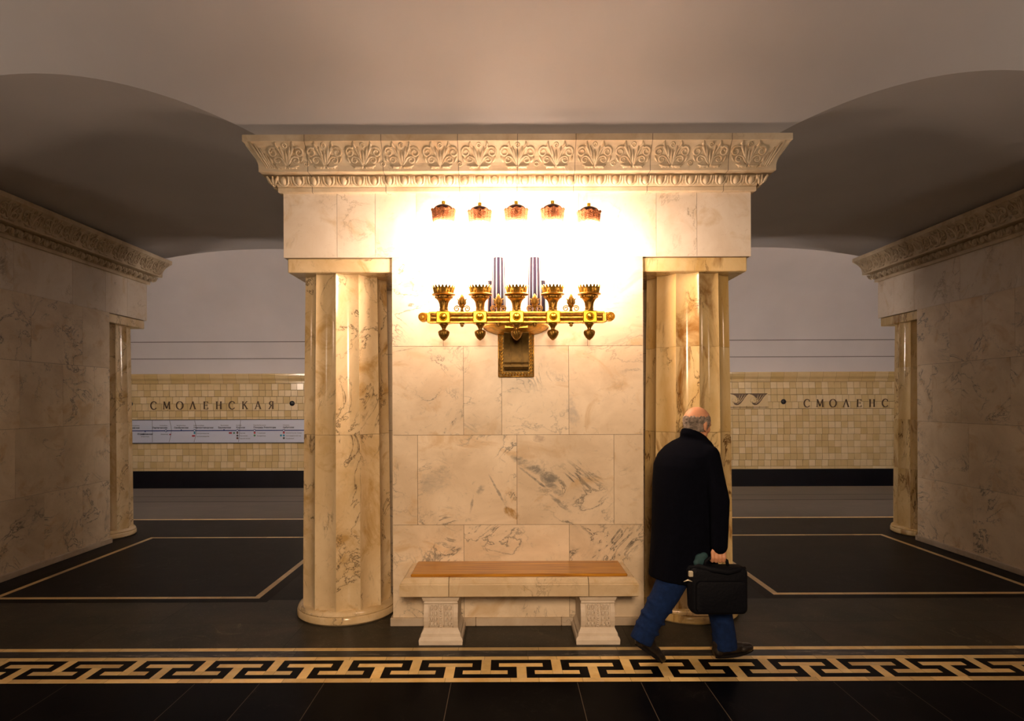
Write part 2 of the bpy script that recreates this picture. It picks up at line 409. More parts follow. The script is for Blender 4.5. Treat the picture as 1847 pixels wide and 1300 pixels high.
# ------------------------------------------------------------------ floor
fb = MB()
MATS = [M['grout'], M['grout_pale'], M['black'], M['granite'], M['granite_dark'], M['granite_grey'], M['plinth'], M['wallblack']]
fb.m = 1; fb.quad((-XE, -2.1, -.003), (XE, -2.1, -.003), (XE, 3.82, -.003), (-XE, 3.82, -.003))
fb.m = 0; fb.quad((-XE, 3.82, -.003), (XE, 3.82, -.003), (XE, YEDGE, -.003), (-XE, YEDGE, -.003))
fb.quad((-XE, YEDGE, -.003), (XE, YEDGE, -.003), (XE, YEDGE, -1.2), (-XE, YEDGE, -1.2))
fb.m = 7; fb.quad((-XE, YEDGE, -1.2), (XE, YEDGE, -1.2), (XE, YW, -1.2), (-XE, YW, -1.2))
def slab(m, x0, x1, y0, y1, g=.002, z=0.0):
    fb.m = m; fb.quad((x0 + g, y0 + g, z), (x1 - g, y0 + g, z), (x1 - g, y1 - g, z), (x0 + g, y1 - g, z))
xb = [-2.63, -1.866, -1.48, -1.095, -.335, .42, .80, 1.18, 1.95, 2.33]
while xb[0] > -XE: xb.insert(0, xb[0] - random.choice((.385, .765, .765)))
while xb[-1] < XE: xb.append(xb[-1] + random.choice((.385, .765, .765)))
ys_ = [-2.1, -.55, 1.0, 2.45, 3.816]
for i in range(len(xb) - 1):
    for j in range(len(ys_) - 1): slab(2, xb[i], xb[i+1], ys_[j], ys_[j+1], .0022)
def run(m, y0, y1, w0, w1, g=.0015, xa=-XE, xz=XE, z=0.0):
    x = xa
    while x < xz:
        q = min(x + random.uniform(w0, w1), xz); slab(m, x, q, y0, y1, g, z); x = q
run(3, 4.356, 4.85, .9, 1.7); run(3, 4.85, 5.42, 1.0, 2.2)
run(4, 5.42, 5.50, 1.2, 2.2); run(4, 5.50, 6.7, 1.0, 1.9); run(4, 6.7, 7.85, 1.0, 1.9); run(4, 7.85, 8.62, .8, 1.5)
run(4, 8.62, 9.13, 1.2, 2.2); run(5, 9.13, 10.78, 1.5, 2.5, .001); run(4, 10.78, 10.84, 3, 5); run(5, 10.84, 11.38, 1.5, 2.5, .001); run(4, 11.38, 11.42, 3, 5); run(5, 11.42, YEDGE, 1.5, 2.5, .001)
# dark strips of the passages, outside the yellow frames
floor_ob = struct(fb.build('floor', MATS))

# yellow marble inlays
def pieces(mb, x0, x1, y0, y1, lmin, lmax, z=.0012, g=.0008):
    if (x1 - x0) >= (y1 - y0):
        x = x0
        while x < x1 - 1e-6:
            q = min(x + random.uniform(lmin, lmax), x1)
            if x1 - q < .05: q = x1
            mb.quad((x+g, y0, z), (q-g, y0, z), (q-g, y1, z), (x+g, y1, z)); x = q
    else:
        y = y0
        while y < y1 - 1e-6:
            q = min(y + random.uniform(lmin, lmax), y1)
            mb.quad((x0, y+g, z), (x1, y+g, z), (x1, q-g, z), (x0, q-g, z)); y = q
a = .0542; yb0 = 3.818
t = MB(); t.m = 1
t.box(-XE, XE, yb0, 4.358, -.01, .0006)
t.m = 2
pieces(t, -XE, XE, 4.200, 4.303, .9, 1.6, z=.0010)
t.m = 0
pieces(t, -XE, XE, yb0, yb0 + a*1.05, .12, .45); pieces(t, -XE, XE, 4.146, 4.200, .12, .45); pieces(t, -XE, XE, 4.303, 4.356, .25, .55)
P8 = .4475; u = P8 / 8
R_ = [4.146 - k * (4.146 - (yb0 + a*1.05)) / 5 for k in range(6)]  # 5 rows between the lines
xa0 = (874 - 913) * 4.02 / 1150   # centre of a hanging stem
k0 = -int((XE + xa0) / P8) + 1
for k in range(k0, int((XE - xa0) / P8)):
    x = xa0 + k * P8 - u/2
    def q(x0, x1, r0, r1): t.quad((x + x0*u + .0006, R_[r1], .0012), (x + x1*u - .0006, R_[r1], .0012), (x + x1*u - .0006, R_[r0], .0012), (x + x0*u + .0006, R_[r0], .0012))
    q(0, 1.1, 0, 3); q(0, 1.1, 3, 4) ; q(-2, 0, 3, 4); q(1.1, 3, 3, 4)
    q(2, 7, 1, 2); q(4, 5.1, 2, 5)
struct(t.build('trim_3', [M['yellow'], M['black'], M['greenblack']]))
def frame(n, x0, x1, y0, y1):
    t = MB(); w = .055; t.m = 1; d = .1
    for (p, q_, r, s) in ((x0-d, x1+d, y0-d, y0), (x0-d, x1+d, y1, y1+d*.6), (x0-d, x0, y0, y1), (x1, x1+d, y0, y1)):
        t.quad((p, r, .0005), (q_, r, .0005), (q_, s, .0005), (p, s, .0005))
    t.m = 0
    pieces(t, x0, x1, y0, y0+w, .3, .7); pieces(t, x0, x1, y1-w, y1, .3, .7)
    pieces(t, x0, x0+w, y0+w, y1-w, .3, .7); pieces(t, x1-w, x1, y0+w, y1-w, .3, .7)
    struct(t.build('trim_%d' % n, [M['yellow'], M['black']]))
frame(4, -4.44, -2.12, 5.46, 7.96); frame(5, 2.31, 4.71, 5.52, 8.0)
t = MB(); pieces(t, -XE, XE, 9.13, 9.20, .6, 1.2); struct(t.build('trim_6', M['yellow']))

# ------------------------------------------------------------------ pier (built around its own base centre)
def sweep(mb, prof, w, d, seg=1):
    rows = []
    for p, z in prof:
        rows.append([(-w-p, -d-p, z), (w+p, -d-p, z), (w+p, d+p, z), (-w-p, d+p, z)])
    mb.grid(rows, closed_u=True)
H = D / 2
def cav(v):   # cavetto profile: v 0..1 -> (protrusion, z)
    return .1345 + .0855 * (v ** 2.2) * .93, 3.384 + .164 * v
def face_slabs(mb, kind, c, w0, w1, rows, xj, g=.0013):
    # slabs on a plane; kind 'F','B' (y = c) or 'L','R' (x = c); xj: list of joint lists per row
    for (z0, z1), js in zip(rows, xj):
        e = [w0] + [j for j in js if w0 + .05 < j < w1 - .05] + [w1]
        for i in range(len(e) - 1):
            p, q_ = e[i] + (g if i else 0), e[i+1] - (g if i < len(e) - 2 else 0)
            z0_, z1_ = z0 + g, z1 - g; th = .006
            if kind == 'F': mb.box(p, q_, c, c + th, z0_, z1_)
            elif kind == 'B': mb.box(p, q_, c - th, c, z0_, z1_)
            elif kind == 'L': mb.box(c, c + th, p, q_, z0_, z1_)
            else: mb.box(c - th, c, p, q_, z0_, z1_)
rows_w = [(.06, .755), (.755, 1.43), (1.43, 2.097), (2.097, ZENT)]
def pxl(*a_): return [(x - 913) / 240.08 - CX for x in a_]
front_j = [pxl(836, 1026), pxl(753, 932, 1107), pxl(836, 905, 1026), pxl(800, 960, 1060)]
random.seed(11)
def rj(w0, w1):
    o = []; x = w0 + random.uniform(.35, .8)
    while x < w1 - .25: o.append(x); x += random.uniform(.4, .85)
    return o
def build_pier(colmatL, colmatR):
    root = empty('marble_pier', (CX, Y0 + H, 0))
    PW = .942; NI = .80
    w_ = MB(); w_.m = 1
    w_.box(-PW + .005, PW - .005, -H + .005, H - .005, 0, ZENT)
    w_.box(-W2 + .005, W2 - .005, -H + NI + .005, H - NI - .005, 0, ZENT)
    w_.m = 0
    face_slabs(w_, 'F', -H, -PW, PW, rows_w, front_j)
    face_slabs(w_, 'B', H, -PW, PW, rows_w, [rj(-PW, PW) for _ in rows_w])
    for kd, x in (('L', -W2), ('R', W2)): face_slabs(w_, kd, x, -H + NI, H - NI, rows_w, [rj(-H + NI, H - NI) for _ in rows_w])
    for kd, x in (('L', -PW), ('R', PW)):
        face_slabs(w_, kd, x, -H + .007, -H + NI, rows_w, [[] for _ in rows_w]); face_slabs(w_, kd, x, H - NI, H - .007, rows_w, [[] for _ in rows_w])
    for kd, y in (('F', -H + NI), ('B', H - NI)):
        face_slabs(w_, kd, y, -W2 + .007, -PW, rows_w, [[] for _ in rows_w]); face_slabs(w_, kd, y, PW, W2 - .007, rows_w, [[] for _ in rows_w])
    w_.build('wall_cladding', [M['panel'], M['joint']], root)
    p_ = MB()
    for (x0, x1, y0, y1) in ((-PW-.02, PW+.02, -H-.02, H+.02), (-W2-.02, W2+.02, -H+NI-.02, H-NI+.02)):
        n = max(2, round((x1-x0)/.6))
        for i in range(n): p_.box(x0 + (x1-x0)*i/n + .001, x0 + (x1-x0)*(i+1)/n - .001, y0, y1, 0, .0605 if y0 < -H else .060, .004)
    p_.build('plinth', M['plinth'], root)
    e_ = MB(); e_.m = 1; e_.box(-W2+.005, W2-.005, -H+.005, H-.005, ZENT+.002, ZCOR)
    e_.m = 0; er = [(ZENT, ZCOR)]
    face_slabs(e_, 'F', -H, -W2, W2, er, [pxl(609, 678, 752, 867, 1045, 1185, 1258)])
    face_slabs(e_, 'B', H, -W2, W2, er, [rj(-W2, W2)])
    for kd, x in (('L', -W2), ('R', W2)): face_slabs(e_, kd, x, -H+.007, H-.007, er, [rj(-H, H)])
    e_.m = 0; e_.box(-W2+.002, W2-.002, -H+.002, H-.002, ZENT, ZENT+.003)
    e_.build('entablature', [M['ent'], M['joint']], root)
    # cornice
    k_ = MB()
    prof = [(0, 3.245), (.026, 3.245), (.030, 3.250), (.030, 3.278), (.024, 3.282), (.032, 3.286), (.040, 3.300), (.046, 3.320), (.048, 3.340), (.046, 3.346), (.030, 3.347), (.042, 3.360), (.128, 3.361), (.1345, 3.364), (.1345, 3.384)]
    prof += [cav(i / 8) for i in range(1, 9)] + [(.218, 3.550), (.220, 3.553), (.220, 3.598), (.217, 3.600)]
    sweep(k_, prof, W2, H)
    w__, h__ = W2 + .217, H + .217
    k_.quad((-w__, -h__, 3.6), (w__, -h__, 3.6), (w__, h__, 3.6), (-w__, h__, 3.6))
    cor = k_.build('cornice', M['cornice'], root)
    # egg moulding and carved palmettes, made once per face
    SIDES = [((-W2, -H), (1, 0), (0, -1), 2*W2), ((W2, -H), (0, 1), (1, 0), 2*H), ((W2, H), (-1, 0), (0, 1), 2*W2), ((-W2, H), (0, -1), (-1, 0), 2*H)]
    g_ = MB(); f_ = MB()
    for (o, al, ou, ln) in SIDES:
        def P(s, p, z): return (o[0] + al[0]*s + ou[0]*p, o[1] + al[1]*s + ou[1]*p, z)
        out = Vector((ou[0], ou[1], 0)); A = Vector((al[0], al[1], 0))
        n = round((ln + .06) / .1117); pit = (ln + .06) / n
        tilt = Matrix((A, (out*.86 + Vector((0, 0, .5))*-1*-1).normalized(), Vector((0, 0, 1)))).transposed()
        for i in range(n):
            s = -.03 + pit * (i + .5); c = P(s, .062, 3.318)
            g_.ball(c, (.026, .028, .034), Matrix((A, out, Vector((0, 0, 1)))).transposed(), 10, 6)
            pts = []; 
            for j in range(9):
                th = -PI*.15 - (PI*.7) * j / 8 - 0
                th = PI * (1.0 + j / 8.0)
                z = 3.322 + .036 * math.sin(th) if True else 0
                pts.append(P(s + .038 * math.cos(th), .066 - .022 * max(0, -math.sin(th)) + .012, z))
            pts = [P(s - .040, .086, 3.345)] + pts + [P(s + .040, .086, 3.345)]
            g_.tube(pts, .0085, 6)
            g_.tube([P(s + pit/2, .084, 3.345), P(s + pit/2, .070, 3.31), P(s + pit/2, .045, 3.288)], [.010, .008, .002], 5)
        for cs in (-.05, ln + .05):
            for q_ in (-.02, 0, .02): g_.tube([P(cs + q_*.3, .05, 3.285), P(cs + q_, .078, 3.31), P(cs + q_*2, .092, 3.345)], [.004, .012, .006], 5)
        # palmettes
        m_ = round((ln + .34 - .2) / .28) ; m_ = 13 if abs(ln - 2*W2) < .01 else 14
        pp = .28
        def Q(s, v, off=0.0):
            p, z = cav(max(0, min(1, v))); return P(s, p + off, z)
        def stroke(c0, pts, r, n=5):
            f_.tube([Q(c0 + a_, b_, .003) for a_, b_ in pts], ([q*1.35 for q in r] if isinstance(r, list) else r*1.35), n)
        def spir(cx, cy, r0, r1, a0, a1, k=12):
            o_ = []
            for i in range(k + 1):
                t_ = i / k; rr = r0 + (r1 - r0) * t_; an = a0 + (a1 - a0) * t_
                o_.append((cx + rr*math.cos(an), cy + rr*math.sin(an) / .185))
            return o_
        for i in range(m_):
            c0 = ln/2 + (i - (m_-1)/2) * pp
            for sg in (-1, 1):
                up = [(0, .10), (.014, .30), (.030, .52), (.048, .72), (.064, .86)]
                sp = spir(.094, .64, .036, .010, 2.25, 2.25 - 2*PI*1.35, 14)
                pts = [(sg*a_, b_) for a_, b_ in up + sp]
                stroke(c0, pts, [.004, .006, .007, .007, .007] + [.007 - .003 * j/14 for j in range(15)])
                sp = spir(.066, .34, .030, .009, 2.4, 2.4 - 2*PI*1.25, 12)
                pts = [(sg*a_, b_) for a_, b_ in [(.004, .08), (.016, .22), (.030, .38)] + sp]
                stroke(c0, pts, [.004, .006, .007] + [.0065 - .003 * j/12 for j in range(13)])
                stroke(c0, [(sg*.006, .14), (sg*.018, .42), (sg*.026, .66), (sg*.036, .84)], [.003, .008, .008, .002])
                stroke(c0, [(sg*.050, .80), (sg*.064, .90), (sg*.060, 1.0)], [.004, .008, .002])
                stroke(c0, [(sg*.120, .50), (sg*.112, .36), (sg*.100, .24)], [.003, .007, .002])
                stroke(c0, [(0, .10), (sg*.03, .05), (sg*.06, .06), (sg*.086, .13)], [.004, .008, .008, .003])
                for j in range(3): stroke(c0, [(sg*(.012 + .022*j), .07), (sg*(.018 + .026*j), -.04 + .015*j)], [.008, .005], 4)
            stroke(c0, [(0, .10), (0, .45), (0, .72)], [.003, .009, .003])
            f_.tube([Q(c0 + .014*math.cos(t_*PI/5), .88 + .014*math.sin(t_*PI/5)/.185, .002) for t_ in range(11)], .005, 5)
            f_.ball(Q(c0, .88, .003), .006, None, 6, 4)
            if i % 2 == 0 and i < m_ - 1 or (i % 2 == 0 and i < m_ - 1):
                f_.tube([Q(c0 + pp*.5 + .016*math.cos(t_*PI/6), .18 + .016*math.sin(t_*PI/6)/.185, .002) for t_ in range(13)], .004, 5)
                f_.ball(Q(c0 + pp*.5, .18, .001), .006, None, 6, 4)
        for cs, sg in ((-.0, -1), (ln, 1)):   # acanthus leaves on the corners
            for q_, h_ in ((.13, 1.0), (.105, .95), (.08, .8), (.055, .6), (.03, .4), (.01, .22)):
                pts = [(cs + sg*(q_ * .55), .02), (cs + sg*(q_*.85 + .01), h_*.5), (cs + sg*(q_*1.05 + .03*h_), h_)]
                f_.tube([Q(a_, b_, .001) for a_, b_ in pts], [.004, .011, .005], 5)
    g_.build('egg_moulding', M['cornice'], cor, smooth=True)
    f_.build('palmette_carving', M['cornice'], cor, smooth=True)
    # corner columns
    def column(x, y, m, drums):
        c_ = MB(); nf = 12; sub = 10
        lev = []
        for (z0, z1) in drums:
            rows = []
            for z in [z0 + .001 + (z1 - z0 - .002) * i / 6 for i in range(7)]:
                R = .350 - .027 * (max(0, (z - .1) / 2.55) ** 1.4)
                row = []
                for k in range(nf * sub):
                    an = -PI/2 + 2*PI*k/(nf*sub); t_ = (k % sub) / sub
                    dp = .036 * math.sin(PI * t_) ** .8 if 0 < t_ < 1 else 0
                    row.append(((R - dp) * math.cos(an), (R - dp) * math.sin(an), z))
                rows.append(row)
            c_.grid(rows, closed_u=True)
        c_.lathe([(.300, .09), (.285, 2.66)], 36, cap=False)
        o = c_.build('column_shaft', m, root, loc=(x, y, 0), smooth=True, angle=35)
        b_ = MB(); b_.lathe([(.375, 0), (.388, .012), (.388, .052), (.380, .062), (.382, .070), (.372, .088), (.352, .096), (.30, .098)], 64)
        b_.build('column_base', m, o, smooth=True, angle=40)
        a_ = MB(); sx = 1 if x > 0 else -1; sy = 1 if y > 0 else -1
        x0, x1 = sorted((sx*.942 - x, sx*(W2 - .025) - x)); y0, y1 = sorted((sy*(H - .015) - y, sy*(H - .80) - y))
        a_.box(x0, x1, y0, y1, 2.655, ZENT - .004, .006)
        a_.build('column_capital', m, o)
    dl = [(.085, 1.43), (1.43, 2.66)]; dr = [(.085, .82), (.82, 1.44), (1.44, 2.097), (2.097, 2.66)]
    cxo, cyo = 1.375, H - .365
    column(-cxo, -cyo, colmatL, dl); column(cxo, -cyo, colmatR, dr)
    column(-cxo, cyo, colmatR, dr); column(cxo, cyo, colmatL, dl)
    return root
pier = build_pier(M['col_l'], M['col_r'])
tag(pier, 'central marble-clad pier with fluted corner columns and carved cornice behind the bench', 'pier', 'marble piers of the hall')
for k, lb in ((-1, 'shadowed marble pier on the left, cut off by the left edge of the photo'), (1, 'shadowed marble pier on the right, cut off by the right edge of the photo')):
    o = copy_tree(pier); o.location.x = CX + PER * k; o['label'] = lb

# ------------------------------------------------------------------ wall lamp
def build_sconce():
    root = empty('wall_lamp', (.075, Y0, 1.863))
    B = .407; YB = -.30
    def spiral(cx, cz, r0, r1, a0, a1, y, k=16):
        return [(cx + (r0 + (r1-r0)*i/k) * math.cos(a0 + (a1-a0)*i/k), y, cz + (r0 + (r1-r0)*i/k) * math.sin(a0 + (a1-a0)*i/k)) for i in range(k+1)]
    # crossbar
    b = MB(); b.tube([(-.61, YB, B), (.61, YB, B)], .024, 16)
    for z in (-.033, .033): b.box(-.615, .615, YB - .035, YB + .035, B + z - .006, B + z + .006, .002)
    b.box(-.61, .61, YB - .002, YB + .02, B - .03, B + .03)
    for s in (-1, 1):
        b.box(min(s*.60, s*.63), max(s*.60, s*.63), YB - .03, YB + .03, B - .035, B + .032, .004)
        b.tube([(s*.625, YB, B + .028), (s*.65, YB, B + .031)], .008, 8)
        b.lathe([(.030, -.035), (.032, -.03), (.032, .03), (.029, .036), (.024, .032), (.020, .036), (.012, .033), (.008, .040), (0.001, .042)], 24, (s*.657, YB, B + .004), '-Y')
    b.build('crossbar', M['brass'], root, smooth=True, angle=35)
    # shallow bowl carrying the bar
    w_ = MB(); rows = []
    for i in range(9):
        ph = PI/2 * i / 8; row = []
        for k in range(41):
            a_ = PI + PI * k / 40; fl = 1 + .012 * math.cos(k * PI)
            row.append((.235 * math.cos(a_) * math.cos(ph) * fl, .29 * math.sin(a_) * math.cos(ph) * fl, B - .03 - .072 * math.sin(ph)))
        rows.append(row)
    w_.grid(rows)
    w_.tube([(.238 * math.cos(PI + PI*k/30), .295 * math.sin(PI + PI*k/30), B - .032) for k in range(31)], .009, 8)
    w_.add([(0, 0, B - .03)] + [(.235 * math.cos(PI + PI*k/30), .29 * math.sin(PI + PI*k/30), B - .03) for k in range(31)], [(0, k + 2, k + 1) for k in range(30)])
    w_.build('support_bowl', M['brass'], root, smooth=True, angle=60)
    # fluted glass pylons
    for x in (-.128, .136):
        p = MB()
        nn = 40
        p.lathe([(.052, B - .03), (.050, B + .15), (.044, B + .455), (.038, B + .462), (.001, B + .463)], nn, (x, -.115, 0), rf=lambda r, z, a_: (r * (1 - .05 * (math.cos(10 * a_) > .55)), z))
        po = p.build('fluted_glass_pylon', M['enamel'], root, smooth=False)
        q = MB()
        for k in range(10):
            a_ = 2*PI*k/10 + PI/10 * (0)
            q.tube([(x + r*math.cos(a_), -.115 + r*math.sin(a_), z) for r, z in ((.0515, B - .02), (.0495, B + .15), (.0435, B + .455))], .0030, 5)
        q.build('pale_rib', M['whitestripe'], po)
    for x in (-.188, .196):
        p = MB(); p.lathe([(.022, B - .03), (.020, B + .30), (.001, B + .302)], 16, (x, -.08, 0))
        po = p.build('short_glass_pylon', M['enamel'], root, smooth=True, angle=40)
        q = MB()
        for k in (3, 5): q.tube([(x + .0215*math.cos(k*PI/4*-1), -.08 - .0215*abs(math.sin(k*PI/4)), z) for z in (B - .02, B + .29)], .003, 5)
        q.build('pale_rib', M['whitestripe'], po)
    p = MB(); p.box(-.21, .21, -.05, -.02, B - .03, B + .062, .006)
    p.build('back_plate', M['copper_plain'] if 'copper_plain' in M else M['brass'], root)
    # wall bracket
    p = MB(); p.box(-.133, .133, -.028, 0, 0, B - .05, .003)
    po = p.build('wall_plate', M['brass_olive'], root)
    q = MB()
    zt = B - .055
    for x in (-.130, .130): q.tube([(x, -.03, .003), (x, -.03, zt)], .0045, 6)
    q.tube([(-.13, -.03, .004), (.13, -.03, .004)], .0045, 6)
    for s in (-1, 1):
        for k in range(13):
            z = .035 + k * .0255
            q.tube([(s*(.123), -.031, z - .011), (s*.104, -.036, z - .010), (s*.097, -.038, z), (s*.104, -.036, z + .010), (s*.123, -.031, z + .011)], .0042, 5)
            q.ball((s*.112, -.031, z), (.008, .006, .005), None, 6, 4)
    for k in range(9):
        x = -.09 + k * .0225
        q.tube([(x - .009, -.031, .008), (x - .009, -.036, .026), (x, -.038, .034), (x + .009, -.036, .026), (x + .009, -.031, .008)], .0038, 5)
    q.build('leaf_border', M['brass'], po, smooth=True)
    c_ = MB()
    prof = [(-.02, B - .075), (-.150, B - .075), (-.152, B - .09), (-.125, B - .12), (-.098, B - .18), (-.088, B - .25), (-.092, B - .300), (-.105, B - .318), (-.106, B - .335), (-.090, B - .352), (-.07, B - .356), (-.02, B - .356)]
    def ext(mb, x0, x1, off=0.0):
        n = len(prof); vs = [(x, y + off, z) for x in (x0, x1) for y, z in prof]
        fs = [(i, (i+1) % n, n + (i+1) % n, n + i) for i in range(n)] + [tuple(range(n-1, -1, -1)), tuple(range(n, 2*n))]
        mb.add(vs, fs)
    for x0, x1 in ((-.083, -.045), (-.035, .035), (.045, .083)): ext(c_, x0, x1)
    ext(c_, -.083, .083, .022)
    for x in (-.086, .086): ext(c_, x - .004, x + .004, -.004)
    c_.box(-.09, .09, -.158, -.02, B - .085, B - .055, .004)
    c_.build('console', M['brass_olive'], root, angle=30, smooth=True)
    a_ = MB()   # arm between console and bar
    a_.box(-.085, .085, -.26, -.06, B - .07, B - .03, .005)
    a_.build('support_arm', M['brass'], root)
    # the five lamps
    for i in range(5):
        x = -.512 + .256 * i
        h = MB()
        h.lathe([(.030, .040), (.033, .046), (.030, .052), (.031, .066), (.027, .069), (.029, .080), (.031, .100), (.040, .122), (.050, .130), (.056, .137), (.057, .150), (.052, .154), (.078, .157), (.084, .162), (.082, .167), (.060, .174), (.062, .186), (.05, .19)],
                40, (x, YB, B), rf=lambda r, z, t_: (r * (1 + (.035 * math.cos(20*t_) if .075 < z < .128 else 0)), z))
        for k in range(16):
            t_ = 2*PI*k/16; h.ball((x + .058*math.cos(t_), YB + .058*math.sin(t_), B + .144), .0075, None, 6, 4)
        ho = h.build('lamp_holder', M['brass_dark'], root, smooth=True, angle=40)
        q = MB(); q.box(x - .049, x + .049, YB - .052, YB + .04, B - .042, B + .042, .006)
        q.lathe([(.030, .05), (.028, .056), (.022, .054), (.019, .060), (.010, .066), (.004, .075), (.001, .076)], 20, (x, YB, B), '-Y')
        q.build('square_boss', M['gold'], ho, smooth=True, angle=30)
        q = MB()
        n_ = 80
        def crown(r, z, t_):
            j = abs(math.cos(10 * t_ )); 
            if z > .17: r = r * (1 + .05 * math.cos(20*t_)); 
            return (r, z - (.020 * (1 - j) if z > .21 else 0))
        q.lathe([(.055, .168), (.066, .172), (.070, .190), (.073, .208), (.082, .226), (.079, .226), (.069, .208), (.066, .19), (.06, .18)], n_, (x, YB, B), rf=crown, cap=False)
        q.build('leaf_crown', M['brass'], ho, smooth=True, angle=60)
        q = MB(); q.lathe([(.046, .185), (.049, .22), (.050, .32), (.052, .44), (.060, .53), (.082, .59), (.094, .625), (.090, .648), (.074, .660), (.070, .667)], 20, (x, YB, B))
        q.build('glass_shade', M['glow'], ho, smooth=True)
        q = MB()
        dz = (.006, -.006, .004, .006, -.012)[i]
        def band(r, z, t_): return (r * (1 + .03 * math.cos(18*t_)), z + dz + (.006 * math.cos(12*t_) if z > .74 else 0))
        q.lathe([(.062, .662), (.072, .668), (.077, .690), (.079, .72), (.082, .745), (.088, .752), (.084, .750), (.076, .742), (.06, .735)], 72, (x, YB, B), rf=band, cap=False)
        q.build('pierced_band', M['copper'], ho, smooth=True)
        q = MB(); q.lathe([(.078, .742 + dz), (.072, .757 + dz), (.060, .773 + dz), (.038, .785 + dz), (.014, .787 + dz), (.012, .79 + dz), (.011, .795 + dz), (.011, .812 + dz), (.001, .813 + dz)], 24, (x, YB, B))
        q.build('domed_cap', M['cap'], ho, smooth=True, angle=40)
        q = MB(); q.lathe([(.0115, .795 + dz), (.0125, .800 + dz), (.0125, .815 + dz), (.001, .817 + dz)], 12, (x, YB, B)); q.build('knob', M['gold'], ho, smooth=True, angle=40)
        q = MB()
        q.lathe([(.030, -.042), (.032, -.048), (.026, -.054), (.018, -.066), (.013, -.078), (.014, -.084), (.030, -.088), (.037, -.096), (.039, -.106), (.034, -.124), (.022, -.144), (.006, -.158), (.001, -.160)], 48, (x, YB, B),
                rf=lambda r, z, t_: (r * (1 + (.07 * math.cos(10*t_ + z*90) if z < -.09 else 0)), z))
        q.build('acorn_drop', M['brass_dark'], ho, smooth=True)
    for i in range(4):
        x = -.384 + .256 * i; q = MB()
        q.lathe([(.012, .036), (.014, .045), (.010, .052), (.008, .07), (.016, .078), (.02, .09)], 16, (x, YB, B))
        q.lathe([(.010, .085), (.017, .095), (.019, .115), (.016, .135), (.010, .155), (.003, .168), (.001, .17)], 14, (x, YB, B), rf=lambda r, z, t_: (r * (1 + .12*math.cos(5*t_)), z))
        for k in range(6):
            t_ = 2*PI*k/6; q.tube([(x + r*math.cos(t_), YB + r*math.sin(t_), B + z) for r, z in ((.012, .085), (.022, .105), (.022, .125), (.036, .136))], [.006, .009, .007, .002], 6)
        for s in (-1, 1):
            pts = [(x, YB, B + .062), (x + s*.012, YB, B + .078)] + [(x + s*px_, y_, z_) for px_, y_, z_ in [(p_[0], p_[1], p_[2]) for p_ in spiral(.036, B + .064, .022, .006, 2.3, 2.3 - 2*PI*1.4, YB)]]
            q.tube(pts, .0042, 6)
        lo_ = q.build('leaf_ornament', M['brass_dark'], root, smooth=True)
        q = MB(); q.lathe([(.014, -.038), (.02, -.044), (.008, -.05), (.016, -.056), (.006, -.062), (.001, -.066)], 10, (x, YB, B)); q.build('small_pendant', M['brass_dark'], lo_, smooth=True)
    return root
M['cap'] = plain('dark_purple_bronze', (.07, .03, .035), .35, .6)
M['copper_plain'] = plain('rosy_brass', (.72, .38, .24), .45, .5)
sconce = build_sconce()
tag(sconce, 'five-light brass wall lamp with glowing glass shades on the central pier', 'wall lamp', 'brass wall lamps')
for k, lb in ((-1, 'five-light brass wall lamp on the hall face of the left pier'), (1, 'five-light brass wall lamp on the hall face of the right pier')):
    o = copy_tree(sconce); o.location.x = .075 + PER * k; o['label'] = lb
    for ho in o.children:
        for g in ho.children:
            if g.name.startswith('glass_shade'):
                g.data = g.data.copy(); g.data.materials[0] = M['glow_n']
for k, lb in ((-1, 'left'), (0, 'central'), (1, 'right')):
    o = copy_tree(sconce); o.location = (.1 + PER*k, Y1, 1.863); o.rotation_euler.z = PI
    o['label'] = 'five-light brass wall lamp on the platform face of the %s pier' % lb
    for ho in o.children:
        for g in ho.children:
            if g.name.startswith('glass_shade'):
                g.data = g.data.copy(); g.data.materials[0] = M['glow_p']

# ------------------------------------------------------------------ bench
bench = empty('marble_bench', (.085, 4.56, 0))
tag(bench, 'marble bench with a varnished wooden seat and carved legs below the lamp', 'bench')
bx0, bx1, by0 = -.817, .817, 4.345 - 4.56; by1 = Y0 - 4.563
t = MB()
jx = [bx0, (808 - 913)/265 - .085, (1061 - 913)/265 - .085, bx1]
pr = [(0.012, .345), (.0, .352), (.0, .430), (.006, .434), (.006, .440), (.016, .452), (.024, .466), (.036, .472)]
for i in range(3):
    x0, x1 = jx[i] + (.002 if i else 0), jx[i+1] - (.002 if i < 2 else 0); rows = []
    for p, z in pr:
        l = p if i == 0 else 0; r = p if i == 2 else 0
        rows.append([(x0 + l, by0 + p, z), (x1 - r, by0 + p, z), (x1 - r, by1, z), (x0 + l, by1, z)])
    t.grid(rows, closed_u=True); o_ = len(t.v) - 4 * len(pr)
    t.f += [[o_ + 3, o_ + 2, o_ + 1, o_], [len(t.v) - 4, len(t.v) - 3, len(t.v) - 2, len(t.v) - 1]]; t.mi += [0, 0]
t.build('stone_slab', M['bench'], bench)
t = MB(); t.box(-.748, .748, by0 + .050, by1 - .03, .468, .492, .007)
t.build('wooden_seat', M['wood'], bench)
